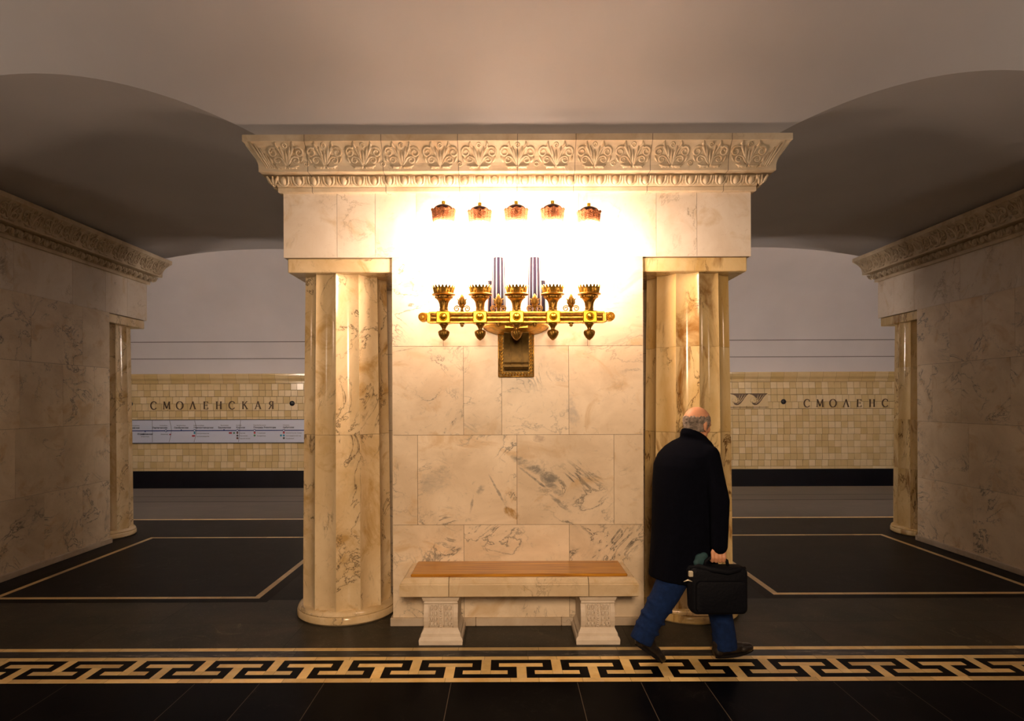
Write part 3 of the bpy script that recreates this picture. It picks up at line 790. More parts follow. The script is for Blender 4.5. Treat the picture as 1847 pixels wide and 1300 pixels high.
for sx in (-.543, .545):
    t = MB(); d0 = 4.415 - 4.56; d1 = 4.74 - 4.56
    prof = [(.150, 0, .014), (.152, .03, .014), (.148, .045, .010), (.138, .055, .004), (.136, .075, .002), (.128, .088, -.004), (.120, .104, -.012), (.119, .110, -.016)]
    prof += [(.118, .112, -.014), (.118, .13, -.006), (.118, .16, .002), (.118, .19, .003), (.118, .22, -.002), (.118, .25, -.012), (.118, .268, -.022), (.116, .276, -.026)]
    prof += [(.116, .280, -.004), (.118, .288, .000), (.114, .296, -.002), (.122, .304, .004), (.126, .318, .010), (.130, .324, .012), (.130, .347, .012)]
    t.grid([[(-w_, d0 - p, z), (w_, d0 - p, z), (w_, d1, z), (-w_, d1, z)] for w_, z, p in prof], closed_u=True)
    t.f.append([len(t.v)-4, len(t.v)-3, len(t.v)-2, len(t.v)-1]); t.mi.append(0)
    lg = t.build('leg', M['leg'], bench, loc=(sx, 0, 0))
    q = MB()
    def fy(z):
        zs = [(p[1], p[2]) for p in prof if .11 < p[1] < .275]
        for (z0, p0), (z1, p1) in zip(zs, zs[1:]):
            if z0 <= z <= z1: return d0 - (p0 + (p1 - p0) * (z - z0) / (z1 - z0))
        return d0 + .01
    for k in range(10): z = .125 + k * .0155; q.ball((0, fy(z) - .004, z), (.0095, .010, .0078), None, 8, 6)
    for s in (-1, 1):
        for x in (.017, .083): q.tube([(s*x, fy(z) - .001, z) for z in [.118 + .0155*j for j in range(11)]], .0045, 5)
        for k in range(4):
            z = .140 + k * .036
            for xx in (.036, .063):
                q.ball((s*xx, fy(z) - .002, z), (.0095, .011, .018), None, 8, 6)
                q.tube([(s*xx + .0125*math.cos(t_), fy(min(.26, z + .02*math.sin(t_))) - .001, z + .021*math.sin(t_)) for t_ in [PI*2*j/10 for j in range(11)]], .0034, 4)
        for k in range(7): z = .128 + k*.0215; q.ball((s*.076, fy(z) - .001, z), (.004, .004, .005), None, 5, 4)
    q.build('leaf_carving', M['leg'], lg, smooth=True)

# ------------------------------------------------------------------ tiled track wall
def wx(px): return (px - 913) / 75.66
def wz(py): return CAMZ - (py - 724) / 75.66
t = MB(); t.box(-XE, XE, YW + .01, YW + .3, -1.3, 2.5); struct(t.build('wall_far', M['tilegrout']))
t = MB(); t.box(-XE, XE, YW - .012, YW + .012, -1.25, .048); struct(t.build('baseboard_far', M['wallblack']))
TP = .1525
random.seed(3)
t = MB()
def tilerow(z0, z1, pitch, x0=-12, x1=12, off=0, tiltmax=.014, g=.0016, m=0):
    x = x0 + off
    while x < x1:
        ax = random.gauss(0, tiltmax) * pitch; az = random.gauss(0, tiltmax) * (z1 - z0); b = .003
        xa, xb_, za, zb = x + g, x + pitch - g, z0 + g, z1 - g
        y = YW
        f = [(xa+b, y - ax - az, za+b), (xb_-b, y + ax - az, za+b), (xb_-b, y + ax + az, zb-b), (xa+b, y - ax + az, zb-b)]
        k = [(xa, y+.01, za), (xb_, y+.01, za), (xb_, y+.01, zb), (xa, y+.01, zb)]
        t.add(f + k, [(0, 1, 2, 3), (4, 5, 1, 0), (5, 6, 2, 1), (6, 7, 3, 2), (7, 4, 0, 3)])
        x += pitch
tilerow(.048, .118, TP*2, off=.0)
for r in range(9): tilerow(.118 + .1518*r, .118 + .1518*(r+1), TP, off=.006 * ((r * 7) % 4))
tilerow(1.487, 1.652, .155, off=.06); tilerow(1.652, 1.817, .155, off=.02)
tilerow(1.820, 1.972, TP, off=.01); tilerow(1.972, 2.125, TP, off=.0)
tiles = t.build('wall_tiling', M['tile']); tiles.parent = bpy.data.objects['wall_far']
t = MB(); x = -12.
prof = [(.0, 2.128), (-.02, 2.13), (-.02, 2.150), (-.03, 2.155), (-.03, 2.175), (-.022, 2.18), (-.026, 2.20), (-.045, 2.225), (-.062, 2.255), (-.068, 2.29), (-.066, 2.31), (-.075, 2.315), (-.075, 2.355), (-.06, 2.362), (.02, 2.362)]
while x < 12:
    t.grid([[(x + .002, YW + p, z), (x + .308, YW + p, z)] for p, z in prof]); x += .31
struct(t.build('trim_7', M['tile_mould'], smooth=False))

# serif letters of the station name
def stroke2(mb, pts, w, y0=-.012):
    # flat bar along a 2D polyline, extruded
    if not isinstance(w, (list, tuple)): w = [w] * len(pts)
    Lp = []; Rp = []
    for i, p in enumerate(pts):
        a_ = pts[max(0, i-1)]; b_ = pts[min(len(pts)-1, i+1)]
        dx, dz = b_[0]-a_[0], b_[1]-a_[1]; l = math.hypot(dx, dz) or 1; nx, nz = -dz/l*w[i]/2, dx/l*w[i]/2
        Lp.append((p[0]+nx, p[1]+nz)); Rp.append((p[0]-nx, p[1]-nz))
    for i in range(len(pts)-1):
        c = [Lp[i], Lp[i+1], Rp[i+1], Rp[i]]
        mb.add([(x, y0, z) for x, z in c] + [(x, .004, z) for x, z in c], [(0, 1, 2, 3), (7, 6, 5, 4), (0, 4, 5, 1), (1, 5, 6, 2), (2, 6, 7, 3), (3, 7, 4, 0)])
LH = .185
def arc(cx, cz, rx, rz, a0, a1, n=18): return [(cx + rx*math.cos(math.radians(a0 + (a1-a0)*i/n)), cz + rz*math.sin(math.radians(a0 + (a1-a0)*i/n))) for i in range(n+1)]
def letter(ch):
    mb = MB(); T = .026; t_ = .014; w_ = .062; h = LH
    def serif(x, z, l=.042): stroke2(mb, [(x - l/2, z), (x + l/2, z)], .009)
    def st(x, z0=0, z1=h, w=T): stroke2(mb, [(x, z0), (x, z1)], w)
    if ch == 'С':
        pts = arc(.006, h/2, .072, h/2, 48, 312); n = len(pts)
        stroke2(mb, pts, [t_ + (T-t_)*math.sin(PI*i/(n-1)) for i in range(n)])
        stroke2(mb, [(.056, h*.93), (.058, h*.72)], .012); stroke2(mb, [(.056, h*.07), (.058, h*.22)], .010)
    elif ch == 'О':
        pts = arc(0, h/2, .076, h/2, 0, 360, 32)
        stroke2(mb, pts, [t_ + (T-t_)*abs(math.cos(2*PI*i/32)) for i in range(33)])
    elif ch == 'М':
        stroke2(mb, [(-.070, 0), (-.060, h)], t_); stroke2(mb, [(.070, 0), (.060, h)], T)
        stroke2(mb, [(-.060, h), (0, .02)], T); stroke2(mb, [(0, .02), (.060, h)], t_)
        serif(-.070, .005); serif(.070, .005); serif(-.066, h-.005, .03); serif(.066, h-.005, .03)
    elif ch == 'Л':
        stroke2(mb, [(-.062, 0), (.0, h)], t_); stroke2(mb, [(0, h), (.058, 0)], T); serif(-.062, .005); serif(.058, .005)
    elif ch == 'А':
        stroke2(mb, [(-.062, 0), (.0, h)], t_); stroke2(mb, [(0, h), (.062, 0)], T); stroke2(mb, [(-.038, .065), (.038, .065)], .012); serif(-.062, .005); serif(.062, .005)
    elif ch == 'Е':
        st(-.035); stroke2(mb, [(-.05, h-.006), (.045, h-.006)], .012); stroke2(mb, [(-.035, h*.52), (.03, h*.52)], .012); stroke2(mb, [(-.05, .006), (.048, .006)], .012)
        stroke2(mb, [(.045, h), (.045, h*.8)], .010); stroke2(mb, [(.03, h*.6), (.03, h*.44)], .009); stroke2(mb, [(.048, 0), (.050, h*.22)], .010)
    elif ch == 'Н':
        st(-.048); st(.048); stroke2(mb, [(-.048, h*.52), (.048, h*.52)], .012)
        for x in (-.048, .048): serif(x, .005); serif(x, h-.005)
    elif ch == 'К':
        st(-.045); stroke2(mb, [(.046, h), (-.034, h*.47)], t_); stroke2(mb, [(-.012, h*.6), (.055, 0)], T)
        serif(-.045, .005); serif(-.045, h-.005); serif(.048, h-.005, .034); serif(.058, .005, .034)
    elif ch == 'Я':
        st(.045); pts = arc(.03, h*.74, .065, h*.26, 90, 270, 12)
        stroke2(mb, pts, [.012 + .012*math.sin(PI*i/12) for i in range(13)]); stroke2(mb, [(.03, h-.006), (.05, h-.006)], .012); stroke2(mb, [(.03, h*.48), (.05, h*.48)], .012)
        stroke2(mb, [(.008, h*.48), (-.045, 0)], T*.85); serif(.045, .005); serif(.045, h-.005, .03); serif(-.05, .005, .03)
    return mb
LNAMES = {'С': 'letter_es', 'М': 'letter_em', 'О': 'letter_o', 'Л': 'letter_el', 'Е': 'letter_ye', 'Н': 'letter_en', 'К': 'letter_ka', 'А': 'letter_a', 'Я': 'letter_ya'}
def station_name(px0, label):
    root = empty('station_name_lettering', (wx(px0), YW - .008, wz(736.0)))
    for i, ch in enumerate('СМОЛЕНСКАЯ'):
        letter(ch).build(LNAMES[ch], M['bronze'], root, loc=(.08 + i * .3105, 0, 0))
    tag(root, label, 'lettering', 'station name letterings'); return root
station_name(271.5, 'dark bronze СМОЛЕНСКАЯ lettering shown whole above the line map on the left')
station_name(1449, 'dark bronze СМОЛЕНС lettering cut off by the right pier')
def stud(px, label):
    q = MB(); q.lathe([(.062, 0), (.060, .012), (.05, .022), (.03, .03), (.001, .033)], 24, axis='-Y')
    o = q.build('round_stud', M['wallblack'], smooth=True, loc=(wx(px), YW - .004, wz(726))); tag(o, label, 'stud', 'round studs in the tiled frieze')
stud(527, 'black round stud right of the whole СМОЛЕНСКАЯ lettering'); stud(235, 'black round stud half hidden behind the left pier'); stud(1413, 'black round stud between wave ornament and the cut-off lettering')
# running wave ornament
root = tag(empty('wave_ornament', (wx(1385), YW - .006, wz(736))), 'dark brown relief of running waves on the tiled frieze beside the right column', 'relief')
q = MB(); q.box(-2.2, 0, -.004, .004, 0.03, .33)
q.build('ground_strip', M['tile'], root)
q = MB(); q.box(-2.2, .01, -.010, .002, -.002, .010); q.box(-2.2, -.02, -.010, .002, .322, .332); q.build('ground_rim', M['bronze'], root)
for i in range(4):
    x0 = -.02 - .44 * i; q = MB()
    # dark body of the wave hanging from the top edge, ending in a curled tip
    P_ = [(0, .322), (-.05, .285), (-.10, .225), (-.15, .150), (-.20, .090), (-.25, .058), (-.30, .052), (-.345, .075), (-.372, .115), (-.355, .135), (-.325, .108), (-.290, .105), (-.268, .130), (-.262, .175), (-.275, .225), (-.310, .270), (-.36, .300), (-.44, .322)]
    n_ = len(P_); q.add([(x0 + x, -.012, z) for x, z in P_] + [(x0 + x, .002, z) for x, z in P_], [tuple(range(n_)), tuple(range(2*n_ - 1, n_ - 1, -1))] + [(i_, (i_+1) % n_, n_ + (i_+1) % n_, n_ + i_) for i_ in range(n_)])
    w_ob = q.build('wave', M['bronze'], root); q = MB()
    for off in (.0, -.075, -.14): stroke2(q, [(x0 - .075 + off, .305), (x0 - .125 + off*.75, .235), (x0 - .185 + off*.5, .155), (x0 - .235 + off*.35, .105)], [.004, .012, .012, .003], -.016)
    stroke2(q, arc(x0 - .315, .155, .078, .078, -60, 200, 16) + arc(x0 - .345, .155, .045, .045, 200, 420, 12), [.014]*17 + [.010]*13, -.016)
    q.build('wave_fluting', M['tile'], w_ob)
    continue
    q.build('wave', M['wavebrown'] if 'wavebrown' in M else M['bronze'], root)

# ------------------------------------------------------------------ line map board
mx0, mx1 = -10.4, wx(560); mz0, mz1 = wz(796.0), wz(755.5)
mp = tag(empty('line_map_board', (mx0, YW - .02, mz0)), 'long pale blue metro line map board on the tiled wall, left opening', 'sign')
q = MB(); q.box(0, mx1 - mx0, -.012, .02, 0, mz1 - mz0, .003); q.build('board', M['mapboard'], mp)
q = MB(); q.box(-.01, mx1 - mx0, -.02, .02, mz1 - mz0, mz1 - mz0 + .016); q.box(-.01, mx1 - mx0, -.02, .02, -.018, 0); q.build('board_frame', M['mapgrey'], mp)
def bx(px, py): return wx(px) - mx0, wz(py - (px - 913) * -.0035) - mz0
YL = 774.4
def mz(y): return (YL - y) / 75.66 + .285      # height above the board's foot from a row of the photo
q = MB(); q.box(0, mx1 - mx0, -.015, -.010, mz(YL) - .011, mz(YL) + .011); q.build('blue_line', M['mapblue'], mp)
def text(s, px, y, size, mat, align='LEFT', name='station_text', bold=0.0):
    cu = bpy.data.curves.new(name, 'FONT'); cu.body = s; cu.size = size; cu.align_x = align; cu.extrude = .0008; cu.offset = bold
    o = bpy.data.objects.new(name, cu); COL.objects.link(o); dg = bpy.context.evaluated_depsgraph_get()
    me = bpy.data.meshes.new_from_object(o.evaluated_get(dg)); bpy.data.objects.remove(o)
    me.materials.clear(); me.materials.append(mat)
    ob = bpy.data.objects.new(name, me); COL.objects.link(ob); ob.parent = mp
    ob.location = (wx(px) - mx0, -.0145, mz(y)); ob.rotation_euler = (PI/2, 0, 0); return ob
cuts = {}
for s, e, px, al, dn in (('Первомайская', 'Pervomayskaya', 253, 'RIGHT', 0), ('Измайловская', 'Izmaylovskaya', 263, 'CENTER', 1), ('Партизанская', 'Partizanskaya', 303, 'RIGHT', 0), ('Семёновская', 'Semyonovskaya', 328, 'CENTER', 0),
                         ('Электрозаводская', 'Elektrozavodskaya', 350, 'LEFT', 0), ('Бауманская', 'Baumanskaya', 406, 'CENTER', 0), ('Курская', 'Kurskaya', 427, 'LEFT', 0),
                         ('Площадь Революции', 'Ploshchad Revolyutsii', 458, 'LEFT', 0), ('Арбатская', 'Arbatskaya', 511, 'LEFT', 0)):
    if dn: text(s, px, 781.5, .052, M['mapink'], al, bold=.0012); text(e, px, 785.5, .034, M['mapgrey'], al)
    else: text(s, px, 770.3, .052, M['mapink'], al, bold=.0012); text(e, px, 765.8, .034, M['mapgrey'], al)
for s, px, y in (('Измайлово', 291, 781.5), ('Электрозаводская', 355.5, 780.3), ('Электрозаводская', 355.5, 785.6), ('Курская', 433, 780), ('Чкаловская', 433, 784.8), ('Курский вокзал', 433, 789.6),
                 ('Театральная', 464, 780), ('Охотный Ряд', 464, 785), ('Библиотека им. Ленина', 516.5, 780), ('Александровский сад', 516.5, 785), ('Боровицкая', 516.5, 790)):
    text(s, px, y, .033, M['mapgrey'], 'LEFT', 'transfer_text')
def disc(px, y, r, mat, name='station_mark', w=None):
    q = MB()
    if w: q.box(wx(px) - mx0 - w, wx(px) - mx0 + w, -.0165, -.012, mz(y) - r, mz(y) + r, .002)
    else: q.lathe([(r, .012), (r, .0165)], 20, (wx(px) - mx0, 0, mz(y)), '-Y')
    return q.build(name, mat, mp)
for px in (300.5, 352, 429, 460, 512.6):
    disc(px, YL, .030, M['mapblue']); q = disc(px, YL, .018, M['mapboard'], 'mark_centre'); q.location.y = -.002
for px, up in ((263, -1), (328, 1), (405, 1)):
    q = MB(); q.box(wx(px) - mx0 - .012, wx(px) - mx0 + .012, -.015, -.010, mz(YL) + (-.03 if up < 0 else 0), mz(YL) + (.03 if up > 0 else 0)); q.build('station_mark', M['mapblue'], mp)
for px, y, c in ((352, 778.6, 'mapcyan'), (429, 778.6, 'mapbrown'), (429, 783.6, 'mapgrey'), (429, 788.2, 'mapbrown'), (460, 778.6, 'mapred'), (460, 783.4, 'mapgreen'), (512.6, 778.6, 'mapred'), (507.5, 783.6, 'mapcyan'), (512.6, 783.6, 'mapcyan'), (512.6, 788.4, 'mapgrey')):
    disc(px, y, .024, M[c], 'line_mark')
disc(350, 783.8, .018, M['mapred'], 'line_mark', .036); disc(416.5, 778.8, .018, M['mapred'], 'line_mark', .036); disc(423, 778.8, .018, M['mapgreen'], 'line_mark', .02); disc(308, 781, .013, M['mapred'], 'line_mark', .02)
for px, k in ((276, 0), (308, 1), (353, 1), (432, 2)):
    q = MB(); q.tube([(wx(px + {0: 0, 1: 3.2*math.sin(y_*.09) - 1, 2: 3 - y_*.1}[k]) - mx0, -.013, .53 - y_ * .0133) for y_ in range(0, 40, 3)], .0035, 4); q.build('river_line', M['mapgrey'], mp)

# ------------------------------------------------------------------ rails beyond the platform edge
for y in (13.2, 14.72):
    q = MB(); q.box(-XE + .2, XE - .2, y - .07, y + .07, -1.2, -1.18); q.box(-XE + .2, XE - .2, y - .01, y + .01, -1.18, -1.06); q.box(-XE + .2, XE - .2, y - .035, y + .035, -1.06, -1.03, .006)
    o = q.build('track_rail', M['rail'], loc=(0, 0, 0)); tag(o, 'steel rail in the dark track bed %s' % ('nearer the platform edge' if y < 14 else 'under the tiled wall'), 'rail', 'track rails')

# ------------------------------------------------------------------ man walking to the right
YAW = math.radians(30)
fw = Vector((math.cos(YAW), math.sin(YAW), 0)); sd = Vector((math.sin(YAW), -math.cos(YAW), 0))   # forward, his right (towards the camera)
PX, PY = 1.19, 4.12
man = empty('person', (PX, PY, 0))
tag(man, 'balding old man in a long black coat and blue jeans walking right with a bag', 'person')
def V(x, y, z): return (x - PX, y - PY, z)
HB = math.radians(32); hf = Vector((math.cos(HB), math.sin(HB), 0)); hs = Vector((math.sin(HB), -math.cos(HB), 0)); up = Vector((0, 0, 1))
tl = math.radians(-14)
hf2 = hf * math.cos(tl) + up * math.sin(tl); up2 = up * math.cos(tl) - hf * math.sin(tl)
HC = Vector((1.232 - PX, 4.115 - PY, 1.553)); HR = Matrix((hf2, -hs, up2)).transposed()
def hp(f, s, u_): return tuple(HC + hf2*f + hs*s + up2*u_)
b = MB()
b.ball(HC, (.097, .077, .088), HR, 28, 18)
b.ball(hp(.030, 0, -.030), (.064, .066, .075), HR, 20, 14)
b.ball(hp(.040, 0, -.075), (.050, .054, .050), HR, 18, 12)
b.ball(hp(.068, 0, -.108), (.022, .026, .018), HR, 12, 8)
b.ball(hp(.080, 0, -.010), (.016, .052, .013), HR, 12, 8)           # brow
b.chain([(hp(.090, 0, -.018), .010), (hp(.108, 0, -.045), .011), (hp(.100, 0, -.058), .012)])   # nose
b.ball(hp(.094, .012, -.056), (.010, .008, .008), HR); b.ball(hp(.094, -.012, -.056), (.010, .008, .008), HR)
b.ball(hp(.088, 0, -.078), (.010, .024, .006), HR); b.ball(hp(.086, 0, -.087), (.010, .021, .006), HR)
for s in (1, -1):
    b.ball(hp(.060, s*.040, -.045), (.024, .020, .022), HR)
    b.ball(hp(-.004, s*.079, -.035), (.019, .009, .033), HR @ Matrix.Rotation(s * .25, 3, 'Z'), 12, 8)
    b.ball(hp(.004, s*.078, -.058), (.010, .008, .012), HR)
b.chain([(hp(-.015, 0, -.06), .058), (V(1.218, 4.115, 1.44), .054), (V(1.20, 4.115, 1.36), .08)])
# torso and legs under the clothes
def S(z, f, s, cx=1.15, cy=4.12): v = Vector((cx - PX, cy - PY, z)) + fw*f + sd*s; return tuple(v)
b.chain([(V(1.19, 4.11, 1.36), .09), (V(1.165, 4.12, 1.2), .13), (V(1.15, 4.12, 1.0), .12), (V(1.16, 4.12, .86), .125)])
shR = V(1.262, 3.985, 1.335); shL = V(1.125, 4.25, 1.335)
elR = V(1.300, 3.895, 1.07); wrR = V(1.295, 3.870, .82); elL = V(1.10, 4.33, 1.06); wrL = V(1.14, 4.34, .80)
b.chain([(V(1.19, 4.11, 1.34), .08), (shR, .06), (elR, .042), (wrR, .028)]); b.chain([(V(1.19, 4.11, 1.34), .08), (shL, .06), (elL, .042), (wrL, .028)])
hipR = V(1.17, 4.04, .84); hipL = V(1.19, 4.20, .84)
knR = V(1.005, 4.04, .455); anR = V(.845, 4.02, .20); knL = V(1.36, 4.19, .45); anL = V(1.43, 4.165, .09)
b.chain([(hipR, .085), (knR, .055), (anR, .04)]); b.chain([(hipL, .085), (knL, .055), (anL, .04)])
def VH(x, y, z): return V(x - .030, y - .075, z + .025)
# right hand closed round the handle, four fingers side by side
HZ = .700
b.chain([(wrR, .028), (VH(1.318, 3.940, .762), .026)])
for i in range(4):
    x = 1.276 + .0235 * i; l = (.90, 1, 1, .93)[i]
    b.chain([(VH(1.318 + (x - 1.318)*.4, 3.942, .765), .019), (VH(x, 3.934, .738), .0125)])
    b.chain([(VH(x, 3.934, .738), .0115), (VH(x, 3.928, HZ + .006), .0108), (VH(x, 3.940, HZ - .019*l), .010), (VH(x, 3.960, HZ - .021*l), .0095), (VH(x, 3.974, HZ - .006), .009)], 10)
b.chain([(VH(1.335, 3.948, .760), .016), (VH(1.358, 3.962, .735), .0125), (VH(1.352, 3.972, .715), .011), (VH(1.335, 3.976, .706), .0098)], 10)
# relaxed left hand behind the coat
for i in range(4):
    o_ = (i - 1.5) * .019
    b.chain([(wrL, .026), (V(1.145 + o_*.6, 4.345, .745), .018), (V(1.148 + o_, 4.348, .705), .0105), (V(1.152 + o_, 4.335, .672 + .004*abs(i-1)), .0098), (V(1.155 + o_, 4.315, .652 + .006*abs(i-1)), .009)], 10)
b.chain([(V(1.16, 4.34, .765), .016), (V(1.185, 4.325, .735), .012), (V(1.192, 4.31, .71), .010)], 10)
body = b.build('body', M['skin'], man, remesh=.0052, relax=3)
q = MB()
for s in (1, -1): q.ball(hp(.074, s*.030, -.024), .0125, None, 12, 8)
q.build('eyes', M['eye'], body, smooth=True)
# fringe of hair from ear to ear
q = MB(); n1, n2 = 60, 14; outer = []; inner = []
random.seed(5)
for j in range(n2 + 1):
    ro = []; ri = []
    for i in range(n1 + 1):
        a_ = math.radians(68) + math.radians(224) * i / n1    # around, 0 = face
        e = abs(i / n1 - .5) * 2
        top = .08 + .36 * e**2 - .05*math.sin(i*1.7) + .04*math.sin(i*.63); bot = -.98 + .35 * e**3
        sn = bot + (top - bot) * j / n2; cs = math.sqrt(max(0, 1 - sn*sn)) if sn > -.3 else math.sqrt(1 - .09) - (-.3 - sn) * .33
        k = 1.035 + .02 * math.sin(j * 2.1 + i * .9) * (1 if 0 < j < n2 else 0) + random.uniform(-.006, .012)
        if j in (0, n2): k = 1.0
        ro.append(hp(.097*k*cs*math.cos(a_), .080*k*cs*math.sin(a_), .088*sn)); ri.append(hp(.092*cs*math.cos(a_), .072*cs*math.sin(a_), .086*sn))
    outer.append(ro); inner.append(ri)
q.grid(outer); q.grid([r[::-1] for r in inner])
q.grid([outer[0], inner[0]]); q.grid([outer[-1], inner[-1]])
q.build('hair', M['hair'], man, smooth=True)
# coat
q = MB(); rows = []
secs = [(1.462, 1.213, .060, .062), (1.442, 1.206, .078, .092), (1.420, 1.196, .100, .138), (1.385, 1.182, .124, .182), (1.335, 1.164, .148, .214), (1.27, 1.148, .160, .225), (1.15, 1.142, .168, .222), (1.0, 1.140, .170, .220), (.85, 1.142, .182, .218), (.72, 1.140, .200, .212), (.62, 1.138, .214, .208), (.545, 1.136, .224, .206)]
for z, cx, a_, b_ in secs:
    row = []; low = max(0, (1.2 - z) / .65)
    for k in range(48):
        t_ = 2*PI*k/48
        fold = 1 + low * (.018 * math.sin(5*t_ + .6) + .012 * math.sin(9*t_ + z*3))
        zz = z + (low * .012 * math.cos(t_ + 2.6) if z < .6 else 0)
        v = Vector((cx - PX, 4.12 - PY, 0)) + fw * (a_*math.cos(t_)*fold) + sd * (b_*math.sin(t_)*fold)
        row.append((v.x, v.y, zz))
    rows.append(row)
q.grid(rows, closed_u=True); o_ = len(q.v) - 48*len(rows)
q.f.append(list(range(o_, o_+48))); q.f.append(list(range(len(q.v)-1, len(q.v)-49, -1))); q.mi += [0, 0]
def sleeve(sh, el, wr, s):
    sh, el, wr = Vector(sh), Vector(el), Vector(wr); q.chain([(tuple(sh + Vector((-.02, s*.02, .0))), .070), (tuple(sh), .072), (tuple((sh+el)/2), .066), (tuple(el), .062), (tuple((el+wr)/2), .056), (tuple(wr + Vector((0, 0, .0))), .050)], 18)
sleeve(shR, elR, V(1.290, 3.868, .798), 1); sleeve(shL, elL, V(1.13, 4.32, .82), -1)
# collar
cr = []
for k in range(25):
    t_ = 2*PI*k/24; v = Vector((1.213 - PX, 4.112 - PY, 0)) + fw * (.076*math.cos(t_)) + sd * (.070*math.sin(t_)); cr.append((v.x, v.y, 1.458 - .040*math.cos(t_)))
q.chain([(V(1.200, 4.112, 1.415), .064), (V(1.19, 4.112, 1.39), .09)]); q.tube(cr, .013, 8); q.tube([(p[0], p[1], p[2] - .022) for p in cr], .019, 8)
q.build('coat', M['coat'], man, remesh=.009, relax=4)
# jeans
q = MB()
q.chain([(V(1.17, 4.07, .86), .12), (hipR, .112), (V(1.085, 4.04, .62), .103), (knR, .088), (V(.925, 4.03, .325), .073)], 18)
q.tube([V(.925, 4.03, .325), V(.880, 4.025, .245), V(.840, 4.016, .165)], [.073, .071, .073], 18)
q.chain([(V(1.18, 4.17, .86), .12), (hipL, .112), (V(1.28, 4.20, .62), .100), (knL, .088), (V(1.400, 4.18, .28), .076)], 18)
q.tube([V(1.400, 4.18, .28), V(1.418, 4.17, .17), V(1.424, 4.165, .062)], [.076, .074, .079], 18)
for z, x, rr in ((.355, 1.386, .079), (.250, 1.404, .0765), (.150, 1.419, .0765), (.100, 1.422, .079)): q.tube([(x - PX + rr*.93*math.cos(t_*PI/8), 4.174 - PY + rr*.93*math.sin(t_*PI/8), z + .016*math.sin(t_*PI/8 + z*20)) for t_ in range(17)], .008, 6)
for f_ in (.15, .5, .8):
    c0_ = Vector(V(.985, 4.04, .42)).lerp(Vector(V(.862, 4.02, .205)), f_); rr = .084 - .012*f_
    q.tube([(c0_.x + rr*.92*math.cos(t_*PI/8), c0_.y + rr*.92*math.sin(t_*PI/8), c0_.z - .5*rr*math.cos(t_*PI/8)) for t_ in range(17)], .008, 6)
q.build('jeans', M['jeans'], man, remesh=.008, relax=3)
# shoes
def shoe(heel, toe, lift):
    q = MB(); h = Vector(heel); t_ = Vector(toe); d = (t_ - h); ln = d.length; d.normalize(); side = Vector((0, 0, 1)).cross(d).normalized(); n = d.cross(side)
    R = Matrix((d, side, n)).transposed()
    def at(f, u_): return tuple(h + d*(f*ln) + n*u_)
    q.ball(at(.13, .050), (.045, .037, .050), R, 18, 12); q.ball(at(.32, .055), (.065, .036, .048), R, 18, 12); q.ball(at(.55, .040), (.075, .041, .038), R, 18, 12)
    q.ball(at(.76, .032), (.062, .046, .030), R, 18, 12); q.ball(at(.86, .030), (.040, .040, .027), R, 18, 12); q.ball(at(.16, .085), (.045, .037, .040), R, 18, 12)
    o = q.build('shoe', M['shoe'], man, remesh=.006, relax=2)
    s = MB(); pts = []; h = h + n*.002 + d*.006; ln = ln*.985
    for i in range(25):
        a_ = 2*PI*i/24; f = .5 - .5*math.cos(a_); wdt = (.034 + .014*math.sin(PI*min(1, f*1.05))**1 * (.4 + f)) * math.sin(a_)
        pts.append(h + d*(f*ln) + side*wdt)
    lo = [tuple(p) for p in pts[:-1]]; hi = [tuple(p + n*.018) for p in pts[:-1]]; m_ = len(lo)
    s.add(lo + hi, [tuple(range(m_-1, -1, -1)), tuple(range(m_, 2*m_))] + [(i, (i+1) % m_, m_ + (i+1) % m_, m_ + i) for i in range(m_)])
    s.build('shoe_sole', M['sole'], o)
shoe(V(1.352, 4.150, .003), V(1.615, 4.185, .040), 0)
shoe(V(.800, 4.005, .150), V(.985, 4.070, .004), 0)

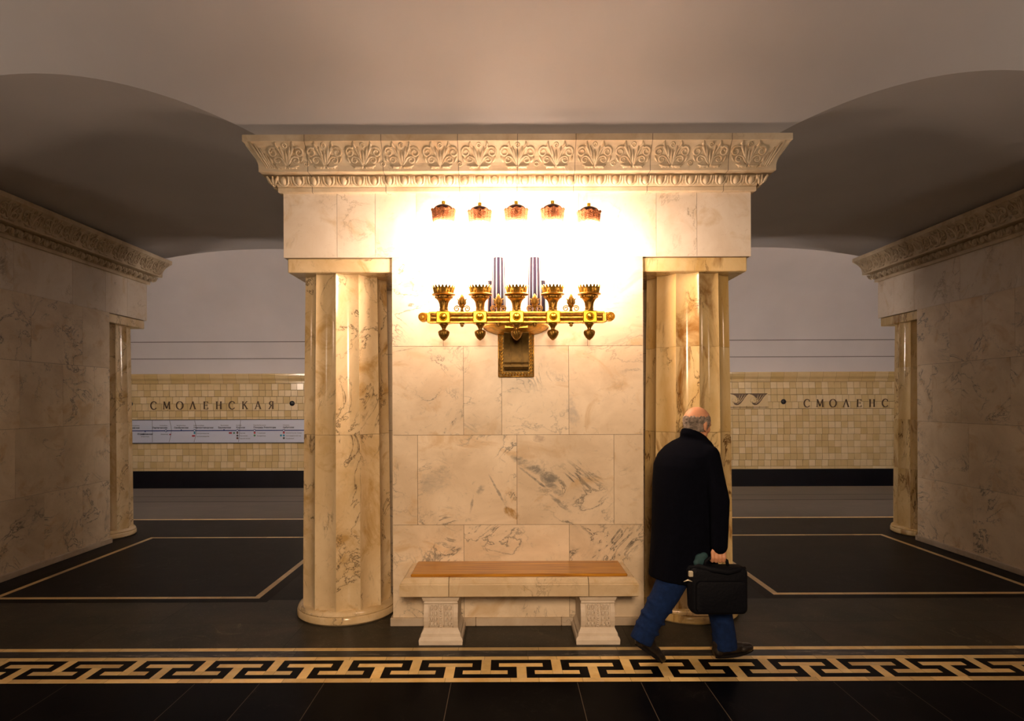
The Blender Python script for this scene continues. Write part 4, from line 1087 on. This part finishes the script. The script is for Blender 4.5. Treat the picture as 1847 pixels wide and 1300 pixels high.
# ------------------------------------------------------------------ bag in his right hand
bagr = empty('shoulder_bag', (1.278, 3.890, .390))
tag(bagr, 'black nylon briefcase bag held by the walking man in his right hand', 'bag')
q = MB(); rows = []
def rrect(w_, h_, r, n=6):
    o = []
    for cx, cz, a0 in ((w_-r, h_-r, 0), (-w_+r, h_-r, 90), (-w_+r, -h_+r, 180), (w_-r, -h_+r, 270)):
        for i in range(n+1): a_ = math.radians(a0 + 90*i/n); o.append((cx + r*math.cos(a_), cz + r*math.sin(a_)))
    return o
for y, sc_ in ((-.062, .86), (-.058, .93), (-.045, .98), (-.02, 1), (.02, 1), (.045, .98), (.058, .93), (.062, .86)):
    rows.append([(x*sc_ + (.008 if x < 0 and z < 0 else 0), y, z*sc_ + .143) for x, z in rrect(.176, .143, .035)])
q.grid(rows, closed_u=True); n_ = len(rows[0]); q.f.append(list(range(n_))[::-1]); q.f.append(list(range(len(q.v)-n_, len(q.v)))); q.mi += [0, 0]
q.build('bag_body', M['bag'], bagr, smooth=True, angle=50)
q = MB()
rows = []
for y, sc_ in ((-.085, .90), (-.082, .97), (-.06, 1.0)): rows.append([(x*sc_ + .004, y, z*sc_ + .115) for x, z in rrect(.150, .095, .03)])
q.grid(rows, closed_u=True); q.f.append(list(range(n_))[::-1]); q.mi.append(0); q.build('front_pocket', M['bag'], bagr, smooth=True, angle=50)
q = MB(); q.tube([(-.075, -.005, .275), (-.066, -.007, .315), (-.045, -.008, .333), (.0, -.008, .336), (.035, -.008, .335), (.062, -.007, .315), (.07, -.005, .275)], .011, 10); q.build('handle', M['bag'], bagr, smooth=True)
q = MB(); q.tube([(-.165, -.03, .27), (-.12, -.045, .292), (-.05, -.06, .275), (.05, -.072, .262), (.12, -.06, .275), (.165, -.03, .27)], .008, 6, flat=2); q.build('strap', M['bag'], bagr, smooth=True)
q = MB(); q.box(-.186, -.160, -.07, -.05, .235, .268, .003); q.build('buckle', M['steel'], bagr)
q = MB(); q.tube([(-.215, -.055, .203), (-.19, -.06, .214), (-.165, -.06, .205)], [.002, .005, .003], 6); q.build('zip_pull', M['steel'], bagr, smooth=True)
q = MB(); q.ball((-.090, .015, .318), (.036, .026, .040), Matrix.Rotation(-.6, 3, 'Y'), 12, 8); q.ball((-.072, .01, .342), (.026, .020, .024), None, 12, 8); q.ball((-.112, .01, .300), (.026, .024, .024), None, 10, 7)
o = q.build('folded_cloth', M['teal'], None, remesh=.006, relax=2, loc=(1.278, 3.890, .390)); tag(o, 'crumpled teal cloth poking out of the top of the black bag', 'cloth')
